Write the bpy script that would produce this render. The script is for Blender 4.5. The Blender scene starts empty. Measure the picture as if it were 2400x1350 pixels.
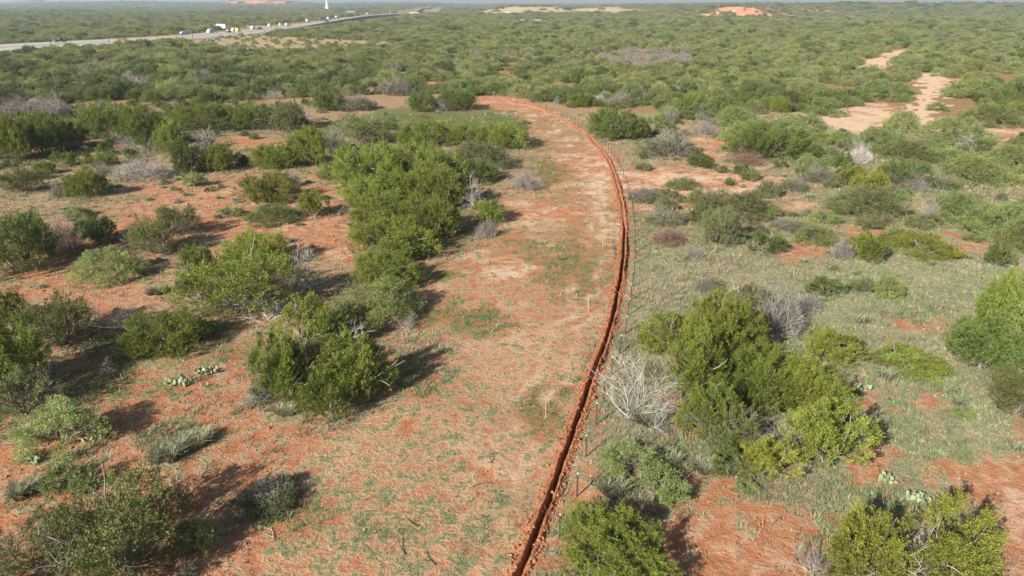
import bpy, math, random
import numpy as np
from mathutils import Vector

SC = bpy.context.scene
COL = SC.collection

# ------------------------------------------------------------------ camera
CAM_H = 22.0
PITCH = math.atan(667 / 1600)            # horizon sits 667 px above the centre of the 2400 px photograph
cam_data = bpy.data.cameras.new('camera')
cam_data.sensor_width = 36.0
cam_data.lens = 24.0
cam_data.clip_start = 0.5
cam_data.clip_end = 30000.0
cam = bpy.data.objects.new('camera', cam_data)
COL.objects.link(cam)
cam.location = (0, 0, CAM_H)
cam.rotation_euler = (math.pi / 2 - PITCH, 0, 0)
SC.camera = cam

# ------------------------------------------------------------------ light
SUN_EL = math.radians(29)
SHADOW_AZ = math.radians(40)             # shadows run this far to the right of straight ahead
world = bpy.data.worlds.new('World')
SC.world = world
world.use_nodes = True
wn = world.node_tree
bg = wn.nodes['Background']
sky = wn.nodes.new('ShaderNodeTexSky')
sky.sky_type = 'NISHITA'
sky.sun_disc = False
sky.sun_elevation = SUN_EL
sky.sun_rotation = SHADOW_AZ + math.pi
sky.air_density = 1.0
sky.dust_density = 1.2
wn.links.new(sky.outputs[0], bg.inputs[0])
bg.inputs[1].default_value = 0.052
sun_data = bpy.data.lights.new('sun', 'SUN')
sun_data.energy = 5.0
sun_data.angle = math.radians(0.5)
sun_data.color = (1.0, 0.93, 0.82)
sun = bpy.data.objects.new('sun', sun_data)
COL.objects.link(sun)
sdir = Vector((math.sin(SHADOW_AZ) * math.cos(SUN_EL), math.cos(SHADOW_AZ) * math.cos(SUN_EL), -math.sin(SUN_EL)))
sun.rotation_euler = sdir.to_track_quat('-Z', 'Y').to_euler()
sun.location = (-60, -60, 80)
SC.view_settings.view_transform = 'Standard'
SC.view_settings.look = 'None'
SC.view_settings.gamma = 1.0
SC.view_settings.use_curve_mapping = False
SC.view_settings.exposure = 1.05
SC.cycles.max_bounces = 6
SC.cycles.volume_bounces = 0
SC.cycles.transparent_max_bounces = 4

# ------------------------------------------------------------------ helpers
SP, CP = math.sin(PITCH), math.cos(PITCH)


def ground_at(px, py):
    """ground point (z = 0) seen at a pixel of the photograph"""
    x = (px - 1200) / 1600
    y = (675 - py) / 1600
    dz = SP - y * CP
    t = CAM_H / dz
    return x * t, (y * SP + CP) * t, t


def pix_of(X, Y, Z=0.0):
    """where a world point falls in the photograph (used to look up ground cover regions)"""
    dz = Z - CAM_H
    depth = np.maximum(Y * CP - dz * SP, 0.1)
    u = Y * SP + dz * CP
    return 1200 + 1600 * X / depth, 675 - 1600 * u / depth


def height_for(py, Y):
    """height of something at distance Y whose top shows at row py"""
    y = (675 - py) / 1600
    return CAM_H - Y * (SP - y * CP) / (y * SP + CP)


def hash2(ix, iy, seed):
    h = (ix.astype(np.int64) * 374761393 + iy.astype(np.int64) * 668265263 + seed * 974711) & 0xFFFFFFFF
    h = ((h ^ (h >> 13)) * 1274126177) & 0xFFFFFFFF
    return ((h ^ (h >> 16)) & 0xFFFF) / 65535.0


def vnoise(x, y, seed=0):
    ix = np.floor(x); iy = np.floor(y)
    fx = x - ix; fy = y - iy
    fx = fx * fx * (3 - 2 * fx); fy = fy * fy * (3 - 2 * fy)
    a = hash2(ix, iy, seed); b = hash2(ix + 1, iy, seed)
    c = hash2(ix, iy + 1, seed); d = hash2(ix + 1, iy + 1, seed)
    return (a * (1 - fx) + b * fx) * (1 - fy) + (c * (1 - fx) + d * fx) * fy


def fbm(x, y, seed=0, octaves=4):
    s = 0.0; a = 0.5; tot = 0.0
    for o in range(octaves):
        s = s + a * vnoise(x, y, seed + o * 17)
        tot += a
        x = x * 2.03 + 11.3; y = y * 2.03 + 5.7
        a *= 0.5
    return s / tot


def sstep(a, b, x):
    t = np.clip((x - a) / (b - a), 0, 1)
    return t * t * (3 - 2 * t)


def in_poly(px, py, poly):
    n = len(poly)
    inside = np.zeros(np.shape(px), bool)
    j = n - 1
    for i in range(n):
        xi, yi = poly[i]; xj, yj = poly[j]
        if yi != yj:
            cross = ((yi > py) != (yj > py)) & (px < (xj - xi) * (py - yi) / (yj - yi) + xi)
            inside ^= cross
        j = i
    return inside


def seg_dist(X, Y, pts):
    """distance to a polyline, signed side ignored"""
    best = np.full(np.shape(X), 1e9)
    for (ax, ay), (bx, by) in zip(pts[:-1], pts[1:]):
        dx, dy = bx - ax, by - ay
        l2 = dx * dx + dy * dy
        t = np.clip(((X - ax) * dx + (Y - ay) * dy) / l2, 0, 1)
        best = np.minimum(best, np.hypot(X - ax - t * dx, Y - ay - t * dy))
    return best


def tag(o, label=None, cat=None, group=None, kind=None):
    if label: o['label'] = label
    if cat: o['category'] = cat
    if group: o['group'] = group
    if kind: o['kind'] = kind
    return o


def empty(name, loc, rz=0.0):
    o = bpy.data.objects.new(name, None)
    COL.objects.link(o)
    o.empty_display_size = 0.3
    o.location = loc
    o.rotation_euler = (0, 0, rz)
    return o


def link_mesh(name, me, parent=None, loc=(0, 0, 0)):
    o = bpy.data.objects.new(name, me)
    COL.objects.link(o)
    o.location = loc
    if parent: o.parent = parent
    return o


def mesh_np(name, V, F, mat, face_attrs=None, point_cols=None, smooth=False):
    """mesh from numpy arrays; F is (n,3) or (n,4)"""
    V = np.asarray(V, np.float32).reshape(-1, 3)
    F = np.asarray(F, np.int32)
    k = F.shape[1]
    me = bpy.data.meshes.new(name)
    me.vertices.add(len(V))
    me.vertices.foreach_set('co', V.ravel())
    me.loops.add(F.size)
    me.loops.foreach_set('vertex_index', F.ravel())
    me.polygons.add(len(F))
    me.polygons.foreach_set('loop_start', np.arange(0, F.size, k, dtype=np.int32))
    try:
        me.polygons.foreach_set('loop_total', np.full(len(F), k, np.int32))
    except Exception:
        pass
    me.update(calc_edges=True)
    if smooth:
        me.polygons.foreach_set('use_smooth', np.ones(len(F), bool))
    for nm, arr in (face_attrs or {}).items():
        arr = np.asarray(arr, np.float32)
        if arr.ndim == 1:
            a = me.attributes.new(nm, 'FLOAT', 'FACE'); a.data.foreach_set('value', arr)
        else:
            a = me.attributes.new(nm, 'FLOAT_COLOR', 'FACE'); a.data.foreach_set('color', np.c_[arr, np.ones(len(arr))].astype(np.float32).ravel())
    for nm, arr in (point_cols or {}).items():
        a = me.attributes.new(nm, 'FLOAT_COLOR', 'POINT')
        a.data.foreach_set('color', np.c_[np.asarray(arr, np.float32), np.ones(len(arr))].astype(np.float32).ravel())
    me.materials.append(mat)
    return me


class Shape:
    """collects boxes, tubes and profiles, builds one mesh"""
    def __init__(self):
        self.v = []; self.f = []

    def add(self, v, f):
        b = len(self.v)
        self.v += [tuple(p) for p in v]
        self.f += [tuple(i + b for i in q) for q in f]
        return self

    def box(self, x0, x1, y0, y1, z0, z1, bev=0.0):
        b = bev
        v = []
        for z, i in ((z0, b), (z0 + b, 0), (z1 - b, 0), (z1, b)):
            v += [(x0 + i, y0 + i, z), (x1 - i, y0 + i, z), (x1 - i, y1 - i, z), (x0 + i, y1 - i, z)]
        if b == 0:
            v = v[:4] + v[12:]
        f = [(3, 2, 1, 0)]
        n = len(v) // 4
        for k in range(n - 1):
            for j in range(4):
                a = k * 4 + j; c = k * 4 + (j + 1) % 4
                f.append((a, c, c + 4, a + 4))
        m = (n - 1) * 4
        f.append((m, m + 1, m + 2, m + 3))
        return self.add(v, f)

    def profile(self, pts, y0, y1, inset=0.0):
        """side outline in x,z swept across y, upper points drawn in by inset"""
        n = len(pts)
        zs = [p[1] for p in pts]; lo, hi = min(zs), max(zs)
        def pull(z): return inset * max(0.0, (z - lo) / (hi - lo) - 0.45) / 0.55
        v = [(x, y0 + pull(z), z) for x, z in pts] + [(x, y1 - pull(z), z) for x, z in pts]
        f = [tuple(range(n - 1, -1, -1)), tuple(range(n, 2 * n))]
        for i in range(n):
            j = (i + 1) % n
            f.append((i, j, j + n, i + n))
        return self.add(v, f)

    def tube(self, a, b, ra, rb=None, n=8, cap=True):
        rb = ra if rb is None else rb
        a = Vector(a); b = Vector(b)
        d = (b - a).normalized()
        s = d.orthogonal().normalized(); t = d.cross(s)
        v = []
        for p, r in ((a, ra), (b, rb)):
            for k in range(n):
                w = 2 * math.pi * k / n
                v.append(p + (s * math.cos(w) + t * math.sin(w)) * r)
        f = [(k, (k + 1) % n, (k + 1) % n + n, k + n) for k in range(n)]
        if cap:
            f += [tuple(range(n - 1, -1, -1)), tuple(range(n, 2 * n))]
        return self.add(v, f)

    def build(self, name, mat, parent=None, loc=(0, 0, 0)):
        return link_mesh(name, self.mesh(name, mat), parent, loc)

    def mesh(self, name, mat):
        me = bpy.data.meshes.new(name)
        me.from_pydata([tuple(p) for p in self.v], [], self.f)
        me.materials.append(mat)
        me.update()
        return me


# ------------------------------------------------------------------ materials
def new_mat(name):
    m = bpy.data.materials.new(name)
    m.use_nodes = True
    nt = m.node_tree
    return m, nt, nt.nodes, nt.links, nt.nodes['Principled BSDF']


def plain(name, col, rough=0.6, noise=0.12, scale=8.0, metal=0.0):
    m, nt, N, L, b = new_mat(name)
    tx = N.new('ShaderNodeTexNoise'); tx.inputs['Scale'].default_value = scale
    tx.inputs['Detail'].default_value = 4
    geo = N.new('ShaderNodeNewGeometry')
    L.new(geo.outputs['Position'], tx.inputs['Vector'])
    r = N.new('ShaderNodeMapRange')
    r.inputs['To Min'].default_value = 1 - noise * 2; r.inputs['To Max'].default_value = 1 + noise * 2
    L.new(tx.outputs['Fac'], r.inputs['Value'])
    mx = N.new('ShaderNodeMix'); mx.data_type = 'RGBA'; mx.blend_type = 'MULTIPLY'
    mx.inputs['Factor'].default_value = 1
    mx.inputs['A'].default_value = (*col, 1)
    L.new(r.outputs[0], mx.inputs['B'])
    L.new(mx.outputs['Result'], b.inputs['Base Color'])
    b.inputs['Roughness'].default_value = rough
    b.inputs['Metallic'].default_value = metal
    return m


def leaf_mat(name, transl=0.28):
    """leaf colour = object's own colour, varied from spray to spray and bush to bush"""
    m, nt, N, L, b = new_mat(name)
    oi = N.new('ShaderNodeObjectInfo')
    at = N.new('ShaderNodeAttribute'); at.attribute_name = 'tint'
    r = N.new('ShaderNodeMapRange')
    r.inputs['To Min'].default_value = 0.5; r.inputs['To Max'].default_value = 1.6
    L.new(at.outputs['Fac'], r.inputs['Value'])
    r2 = N.new('ShaderNodeMapRange')
    r2.inputs['To Min'].default_value = 0.78; r2.inputs['To Max'].default_value = 1.2
    L.new(oi.outputs['Random'], r2.inputs['Value'])
    mu = N.new('ShaderNodeMath'); mu.operation = 'MULTIPLY'
    L.new(r.outputs[0], mu.inputs[0]); L.new(r2.outputs[0], mu.inputs[1])
    hs = N.new('ShaderNodeHueSaturation')
    rh = N.new('ShaderNodeMath'); rh.operation = 'MULTIPLY_ADD'
    frac = N.new('ShaderNodeMath'); frac.operation = 'FRACT'
    m7 = N.new('ShaderNodeMath'); m7.operation = 'MULTIPLY'; m7.inputs[1].default_value = 7.31
    L.new(oi.outputs['Random'], m7.inputs[0]); L.new(m7.outputs[0], frac.inputs[0])
    rh.inputs[1].default_value = 0.028; rh.inputs[2].default_value = 0.465
    L.new(frac.outputs[0], rh.inputs[0])
    L.new(rh.outputs[0], hs.inputs['Hue'])
    L.new(mu.outputs[0], hs.inputs['Value'])
    L.new(oi.outputs['Color'], hs.inputs['Color'])
    L.new(hs.outputs[0], b.inputs['Base Color'])
    b.inputs['Roughness'].default_value = 0.65
    b.inputs['Specular IOR Level'].default_value = 0.25
    tr = N.new('ShaderNodeBsdfTranslucent')
    L.new(hs.outputs[0], tr.inputs['Color'])
    mix = N.new('ShaderNodeMixShader'); mix.inputs[0].default_value = transl
    L.new(b.outputs[0], mix.inputs[1]); L.new(tr.outputs[0], mix.inputs[2])
    L.new(mix.outputs[0], N['Material Output'].inputs['Surface'])
    return m


def attr_mat(name, attr='col', transl=0.2, rough=0.8):
    m, nt, N, L, b = new_mat(name)
    at = N.new('ShaderNodeAttribute'); at.attribute_name = attr
    L.new(at.outputs['Color'], b.inputs['Base Color'])
    b.inputs['Roughness'].default_value = rough
    b.inputs['Specular IOR Level'].default_value = 0.15
    if transl:
        tr = N.new('ShaderNodeBsdfTranslucent')
        L.new(at.outputs['Color'], tr.inputs['Color'])
        mix = N.new('ShaderNodeMixShader'); mix.inputs[0].default_value = transl
        L.new(b.outputs[0], mix.inputs[1]); L.new(tr.outputs[0], mix.inputs[2])
        L.new(mix.outputs[0], N['Material Output'].inputs['Surface'])
    return m


def twig_mat(name):
    m, nt, N, L, b = new_mat(name)
    oi = N.new('ShaderNodeObjectInfo')
    at = N.new('ShaderNodeAttribute'); at.attribute_name = 'tint'
    r = N.new('ShaderNodeMapRange')
    r.inputs['To Min'].default_value = 0.6; r.inputs['To Max'].default_value = 1.4
    L.new(at.outputs['Fac'], r.inputs['Value'])
    hs = N.new('ShaderNodeHueSaturation')
    L.new(oi.outputs['Color'], hs.inputs['Color']); L.new(r.outputs[0], hs.inputs['Value'])
    L.new(hs.outputs[0], b.inputs['Base Color'])
    b.inputs['Roughness'].default_value = 0.9
    b.inputs['Specular IOR Level'].default_value = 0.1
    return m


M_LEAF = leaf_mat('juniper_leaf', 0.14)
M_MESQ = leaf_mat('mesquite_leaf', 0.22)
M_TWIG = twig_mat('bark_and_twig')
M_GRASS = attr_mat('grass_blade', transl=0.25)
M_LITTER = attr_mat('straw_and_sticks', transl=0.0)
M_PAD = leaf_mat('cactus_pad', 0.05)

# ------------------------------------------------------------------ terrain height
TRENCH_PX = [(1188, 1400), (1213, 1350), (1240, 1290), (1264, 1230), (1292, 1160), (1319, 1085), (1346, 1010), (1369, 940),
             (1389, 880), (1406, 838), (1426, 780), (1437, 740), (1447, 690), (1456, 640), (1461, 590), (1463, 540),
             (1460, 500), (1453, 460), (1444, 425), (1432, 390), (1415, 360), (1395, 335), (1370, 312), (1345, 297),
             (1310, 275), (1275, 261), (1235, 250), (1190, 243)]
TRENCH = [ground_at(*p)[:2] for p in TRENCH_PX]


def smooth_line(pts, step):
    """Catmull-Rom through the points, resampled at an even step"""
    out = []
    P = [np.array(p, float) for p in pts]
    P = [2 * P[0] - P[1]] + P + [2 * P[-1] - P[-2]]
    for i in range(1, len(P) - 2):
        n = 12
        for k in range(n):
            t = k / n
            out.append(0.5 * (2 * P[i] + (P[i + 1] - P[i - 1]) * t + (2 * P[i - 1] - 5 * P[i] + 4 * P[i + 1] - P[i + 2]) * t * t
                              + (3 * P[i] - P[i - 1] - 3 * P[i + 1] + P[i + 2]) * t ** 3))
    out.append(P[-2])
    out = np.array(out)
    d = np.r_[0, np.cumsum(np.hypot(*np.diff(out, axis=0).T))]
    s = np.arange(0, d[-1], step)
    return np.c_[np.interp(s, d, out[:, 0]), np.interp(s, d, out[:, 1])]


TLINE = smooth_line(TRENCH, 0.16)
TCOARSE = [tuple(p) for p in TLINE[::14]] + [tuple(TLINE[-1])]


def gauss(X, Y, cx, cy, sx, sy):
    return np.exp(-(((X - cx) / sx) ** 2 + ((Y - cy) / sy) ** 2))


def gz(X, Y):
    X = np.asarray(X, float); Y = np.asarray(Y, float)
    z = (fbm(X / 9.0, Y / 9.0, 3, 3) - 0.5) * 0.45 * sstep(0, 20, Y)
    b = X / np.maximum(Y, 1.0)
    far = sstep(900, 1500, Y)
    roll = (fbm(X / 260.0, Y / 340.0, 21, 3) - 0.45)
    right = sstep(0.02, 0.3, b)
    z = z + far * roll * (10 + 8 * right)
    z = z + right * sstep(1330, 1900, Y) * 17.0 + (1 - right) * sstep(2300, 4200, Y) * 13.0
    # low eroded hills on the skyline
    for cx, cy, sx, sy, h in ((422, 1345, 62, 45, 13), (395, 1350, 60, 40, 7), (500, 1400, 45, 40, 9), (-20, 1560, 60, 60, 12), (60, 1600, 75, 60, 14),
                              (200, 1650, 90, 70, 11), (-1320, 3900, 260, 160, 26), (-190, 2150, 200, 200, 3), (-2300, 4300, 700, 260, 16), (-1700, 5000, 500, 300, 24), (-700, 4700, 420, 260, 15), (-2900, 5200, 600, 300, 22), (600, 5200, 900, 300, 14)):
        z = z + h * gauss(X, Y, cx, cy, sx, sy) * (0.75 + 0.5 * fbm(X / 22.0, Y / 22.0, 31, 3))
    return z


def gz1(x, y):
    return float(gz(np.array([x]), np.array([y]))[0])


# ------------------------------------------------------------------ what grows where
STRIP = [(560, 1420), (700, 1080), (800, 1010), (905, 960), (1090, 860), (1010, 720), (1010, 640), (1140, 560), (1180, 480), (1270, 390),
         (1250, 310), (1190, 250), (1260, 240), (1345, 290), (1420, 350), (1462, 470), (1468, 600), (1440, 760), (1340, 1050), (1215, 1420)]
RIGHTGREY = [(1480, 590), (1640, 560), (1900, 600), (2150, 590), (2400, 640), (2400, 1050), (2260, 1110), (2180, 1200), (1950, 1200), (1620, 1180),
             (1380, 1180), (1420, 950), (1470, 760)]
RIGHTUP = [(1470, 262), (1900, 262), (2420, 290), (2420, 640), (1900, 605), (1480, 590)]
LEFTUP = [(-200, 255), (740, 240), (620, 330), (440, 440), (-200, 470)]
LEFTRED = [(-200, 1420), (-200, 1120), (230, 960), (540, 850), (640, 990), (800, 1010), (700, 1080), (570, 1420)]
MEADOW = [(540, 350), (760, 290), (900, 252), (1180, 252), (1235, 300), (1180, 330), (900, 300), (760, 330), (600, 400)]
TANFIELD = [(455, 96), (540, 80), (700, 88), (860, 96), (980, 100), (940, 112), (800, 112), (690, 122), (600, 126), (520, 112), (420, 108)]
PATH = [(2172, 183), (2216, 186), (2206, 215), (2190, 250), (2182, 300), (2132, 303), (2136, 262), (2155, 220)]
#        cx    cy   rx   ry   green sage straw pale  (None leaves the channel as it is)
BLOBS = [
    (560, 500, 330, 95, .05, .22, .25, .15), (100, 450, 200, 40, .25, .55, .4, .3), (650, 360, 130, 28, .4, .45, .35, .2),
    (520, 455, 120, 30, .1, .2, .3, .25), (330, 700, 200, 60, .1, .35, .45, .1), (150, 640, 160, 70, .1, .2, .2, .0),
    (760, 560, 90, 50, .05, .2, .2, .2), (200, 880, 220, 40, .3, .2, .1, 0), (560, 810, 120, 30, .4, .35, .2, 0),
    (150, 1130, 110, 60, .35, .35, .3, .1), (420, 1040, 90, 80, .2, .5, .2, 0), (1300, 400, 60, 25, .6, .2, .1, .1),
    (1360, 640, 70, 60, .58, .3, .2, .1), (1240, 590, 70, 25, .52, .3, .2, .1), (1270, 960, 55, 65, .62, .2, .3, 0),
    (1100, 760, 70, 40, .6, .4, .3, 0), (1010, 650, 50, 25, .62, .2, .1, 0), (1060, 745, 70, 35, .58, .3, .1, 0),
    (1250, 500, 90, 20, .02, .05, .1, .3), (1380, 380, 60, 25, .05, .1, .2, .35), (1180, 640, 60, 28, .03, .1, .15, .5),
    (1160, 1110, 50, 25, .03, .05, .15, .1), (980, 1010, 60, 25, .05, .1, .2, .1), (900, 1200, 170, 90, .42, .46, .62, 0),
    (1040, 1280, 170, 90, .46, .46, .65, 0), (330, 800, 190, 55, .6, .45, .15, 0), (250, 900, 230, 42, .5, .35, .1, 0), (60, 950, 120, 60, .45, .35, .1, 0), (960, 880, 110, 45, .55, .4, .2, 0), (620, 830, 120, 30, .55, .4, .2, 0), (1000, 560, 90, 40, .5, .4, .2, 0), (640, 1190, 110, 45, .5, .4, .2, 0), (1200, 850, 130, 40, .2, .2, .7, .3),
    # bare red and pale patches right of the trench
    (1620, 438, 190, 50, -.1, -.02, .05, .55), (1650, 345, 52, 48, .03, .08, .1, .4), (1500, 470, 60, 20, .05, .1, .1, .3), (1610, 470, 60, 30, .1, .25, .2, .2),
    (1880, 590, 75, 26, .05, .25, .2, .1), (1880, 485, 60, 14, .05, .2, .3, .35), (2070, 548, 80, 20, .05, .3, .3, .2), (2270, 570, 60, 20, .05, .1, .2, .3),
    (2170, 765, 110, 22, .05, .3, .3, .1), (2360, 1190, 130, 120, .03, .06, .2, .25), (2240, 1110, 60, 35, .05, .3, .3, .2),
    (1690, 1290, 190, 90, .04, .1, .15, .15), (1380, 1200, 60, 80, .05, .1, .2, .1), (1640, 1160, 90, 60, .25, .3, .25, 0), (1600, 980, 50, 60, .1, .25, .2, 0),
    (2030, 1080, 60, 40, .05, .25, .2, .1), (2020, 930, 40, 20, .05, .3, .2, .2), (2160, 960, 60, 25, .05, .35, .3, .3),
    (1985, 284, 160, 30, -.1, -.1, 0, .85), (2290, 305, 150, 26, -.05, 0, .1, .6), (2000, 250, 80, 18, .0, .05, .1, .7),
    (1985, 370, 40, 18, .05, .1, .1, .4), (2050, 150, 60, 16, -.1, -.1, 0, .95), (2100, 126, 45, 9, -.1, -.1, 0, .95), (2030, 165, 45, 12, .05, .1, .1, .6),
    (2180, 182, 60, 10, -.1, -.1, 0, 1.0), (2200, 640, 220, 60, .2, .8, .4, .1), (1950, 700, 300, 60, .2, .85, .4, .1),
    (1170, 238, 75, 16, .02, .03, .05, .3), (1015, 198, 50, 9, .02, .03, .05, .2), (1240, 228, 30, 6, .02, .03, .05, .2),
    (905, 183, 25, 8, .02, .03, .05, .2), (580, 117, 40, 6, .02, .03, .05, .1), (745, 153, 40, 6, .05, .1, .1, .2), (450, 150, 50, 8, .05, .1, .1, .2),
    (130, 345, 150, 22, .05, .15, .1, .05), (280, 375, 120, 20, .15, .4, .3, .2), (600, 330, 90, 12, .05, .1, .1, .1),
]


def cover(X, Y):
    """green, sage, straw, pale, red, far, tan for ground points"""
    wx = X + (fbm(X / 2.5, Y / 2.5, 41, 3) - 0.5) * 2.6 * np.clip(Y / 40, .6, 5)
    wy = Y + (fbm(X / 2.5, Y / 2.5, 57, 3) - 0.5) * 3.4 * np.clip(Y / 40, .6, 6)
    px, py = pix_of(wx, wy)
    wn_ = fbm(X / 1.7, Y / 1.7, 63, 3)
    ch = np.zeros(np.shape(X) + (4,))
    ch[...] = (.28, .52, .3, .08)

    def setp(poly, vals):
        m = in_poly(px, py, poly)
        ch[m] = vals
    setp([(-900, 290), (-900, -50), (3300, -50), (3300, 330), (2400, 300), (1500, 262), (930, 200), (420, 262)], (.5, .4, .2, .1))
    setp(RIGHTUP, (.42, .66, .3, .16))
    setp(LEFTUP, (.48, .62, .3, .08))
    setp(MEADOW, (.92, .40, .1, .0))
    setp(STRIP, (.30, .26, .50, .34))
    m = in_poly(px, py, STRIP) & (py > 800)
    ch[m] = (.36, .36, .64, .26)
    m = in_poly(px, py, STRIP) & (py < 660)
    ch[m] = (.38, .22, .28, .40)
    setp(RIGHTGREY, (.3, .74, .3, .1))
    setp(LEFTRED, (.12, .30, .18, .04))
    for cx, cy, rx, ry, g, s, st, p in BLOBS:
        d = np.hypot((px - cx) / rx, (py - cy) / ry)
        w = sstep(1.45, 0.45, d + (wn_ - .5) * 1.7)[..., None]
        ch = ch * (1 - w) + np.array((g, s, st, p)) * w
    dt = np.full(np.shape(X), 99.0)
    mm = (np.abs(X) < 30) & (Y < 150)
    dt[mm] = seg_dist(wx[mm], Y[mm], TCOARSE)
    left = in_poly(px, py, STRIP)
    for dd in (1.7, 3.5):                                   # wheel tracks of the trenching machine
        w = np.exp(-((dt - dd) / .3) ** 2) * left * (.25 + .75 * wn_)
        ch[..., 3] += w * .45; ch[..., 0] -= w * .25; ch[..., 1] -= w * .15
    m = in_poly(px, py, PATH)
    ch[m] = (-.3, -.3, -.2, 1.7)
    far = sstep(300, 500, Y)
    red = np.zeros(np.shape(X)); tan = np.zeros(np.shape(X))
    rpx, rpy = pix_of(X, Y)
    tan = np.where(in_poly(rpx, rpy, TANFIELD), .25 + .55 * fbm(X / 9.0, Y / 22.0, 88, 3), tan)
    n = fbm(X / 24.0, Y / 24.0, 77, 4)
    for cx, cy, sx, sy in ((422, 1322, 58, 30), (350, 1322, 42, 14), (500, 1380, 38, 22), (565, 1380, 24, 20), (-1320, 3860, 250, 120)):
        red = np.maximum(red, sstep(.30, .55, gauss(X, Y, cx, cy, sx, sy) * (0.3 + 1.35 * n)))
    for cx, cy, sx, sy in ((-20, 1520, 60, 45), (60, 1555, 75, 45), (200, 1600, 110, 40), (330, 1500, 160, 25), (-190, 2100, 60, 110), (-230, 2500, 90, 200), (30, 1010, 130, 95), (520, 1060, 240, 110), (-330, 760, 120, 60)):
        tan = np.maximum(tan, sstep(.34, .6, gauss(X, Y, cx, cy, sx, sy) * (0.0 + 1.75 * n)))
    return ch, red, far, tan


# ------------------------------------------------------------------ ground material
def ground_material():
    m, nt, N, L, b = new_mat('red_earth_and_grass')
    geo = N.new('ShaderNodeNewGeometry')

    def noise(scale, detail=5, rough=0.6):
        t = N.new('ShaderNodeTexNoise')
        t.inputs['Scale'].default_value = scale; t.inputs['Detail'].default_value = detail; t.inputs['Roughness'].default_value = rough
        L.new(geo.outputs['Position'], t.inputs['Vector'])
        return t.outputs['Fac']

    def mapr(v, a, b_, c=0.0, d=1.0):
        r = N.new('ShaderNodeMapRange'); r.interpolation_type = 'SMOOTHSTEP'
        r.inputs['From Min'].default_value = a; r.inputs['From Max'].default_value = b_
        r.inputs['To Min'].default_value = c; r.inputs['To Max'].default_value = d
        L.new(v, r.inputs['Value'])
        return r.outputs[0]

    def math_(op, a, c):
        n = N.new('ShaderNodeMath'); n.operation = op
        for i, v in enumerate((a, c)):
            if isinstance(v, (int, float)): n.inputs[i].default_value = v
            else: L.new(v, n.inputs[i])
        return n.outputs[0]

    def mix(f, a, c):
        n = N.new('ShaderNodeMix'); n.data_type = 'RGBA'
        if isinstance(f, (int, float)): n.inputs['Factor'].default_value = f
        else: L.new(f, n.inputs['Factor'])
        for nm, v in (('A', a), ('B', c)):
            if isinstance(v, tuple): n.inputs[nm].default_value = (*v, 1)
            else: L.new(v, n.inputs[nm])
        return n.outputs['Result']

    a1 = N.new('ShaderNodeAttribute'); a1.attribute_name = 'cover'
    a2 = N.new('ShaderNodeAttribute'); a2.attribute_name = 'cover_far'
    s1 = N.new('ShaderNodeSeparateColor'); L.new(a1.outputs['Color'], s1.inputs[0])
    s2 = N.new('ShaderNodeSeparateColor'); L.new(a2.outputs['Color'], s2.inputs[0])
    green, sage, straw = s1.outputs[0], s1.outputs[1], s1.outputs[2]
    pale, red, tan = s2.outputs[0], s2.outputs[1], s2.outputs[2]
    n_big, n_mid, n_fine, n_tiny = noise(.22), noise(1.1), noise(5.0), noise(18.0)
    soil = mix(mapr(n_mid, .35, .68), (.350, .148, .074), (.455, .236, .134))
    soil = mix(mapr(n_tiny, .5, .72, 0, .55), soil, (.53, .315, .195))
    soil = mix(mapr(n_fine, .56, .7, 0, .5), soil, (.27, .103, .05))

    def layer(base, chan, colr, n1, n2, gain=1.0, soft=.26):
        v = math_('ADD', math_('MULTIPLY', n1, .62), math_('MULTIPLY', n2, .38))
        v = math_('SUBTRACT', math_('ADD', chan, mapr(v, .28, .72, -.5, .5)), .5)
        return mix(mapr(v, -soft, soft, 0, gain), base, colr)
    c = layer(soil, pale, mix(mapr(n_fine, .3, .7), (.55, .385, .26), (.65, .50, .365)), n_big, n_mid, .9, .3)
    c = layer(c, straw, mix(mapr(n_tiny, .3, .7), (.40, .245, .135), (.51, .35, .215)), n_mid, n_tiny, .8)
    c = layer(c, sage, mix(mapr(n_tiny, .3, .7), (.20, .21, .135), (.34, .335, .225)), n_mid, n_fine, .85)
    c = layer(c, green, mix(mapr(n_tiny, .3, .7), (.085, .115, .038), (.17, .19, .075)), n_mid, n_fine, .85)
    c = mix(tan, c, mix(mapr(n_big, .4, .6), (.36, .30, .18), (.45, .36, .25)))
    n_vf = noise(.05, 4)
    c = mix(red, c, mix(mapr(n_vf, .35, .65), (.52, .21, .125), (.62, .33, .22)))
    L.new(c, b.inputs['Base Color'])
    b.inputs['Roughness'].default_value = 0.95
    b.inputs['Specular IOR Level'].default_value = 0.05
    bmp = N.new('ShaderNodeBump'); bmp.inputs['Strength'].default_value = 0.85; bmp.inputs['Distance'].default_value = 0.16
    h = math_('ADD', math_('MULTIPLY', n_fine, .8), math_('MULTIPLY', n_tiny, .45))
    h = math_('ADD', h, math_('MULTIPLY', n_mid, 1.1))
    L.new(h, bmp.inputs['Height'])
    L.new(bmp.outputs[0], b.inputs['Normal'])
    return m


M_GROUND = ground_material()


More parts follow.
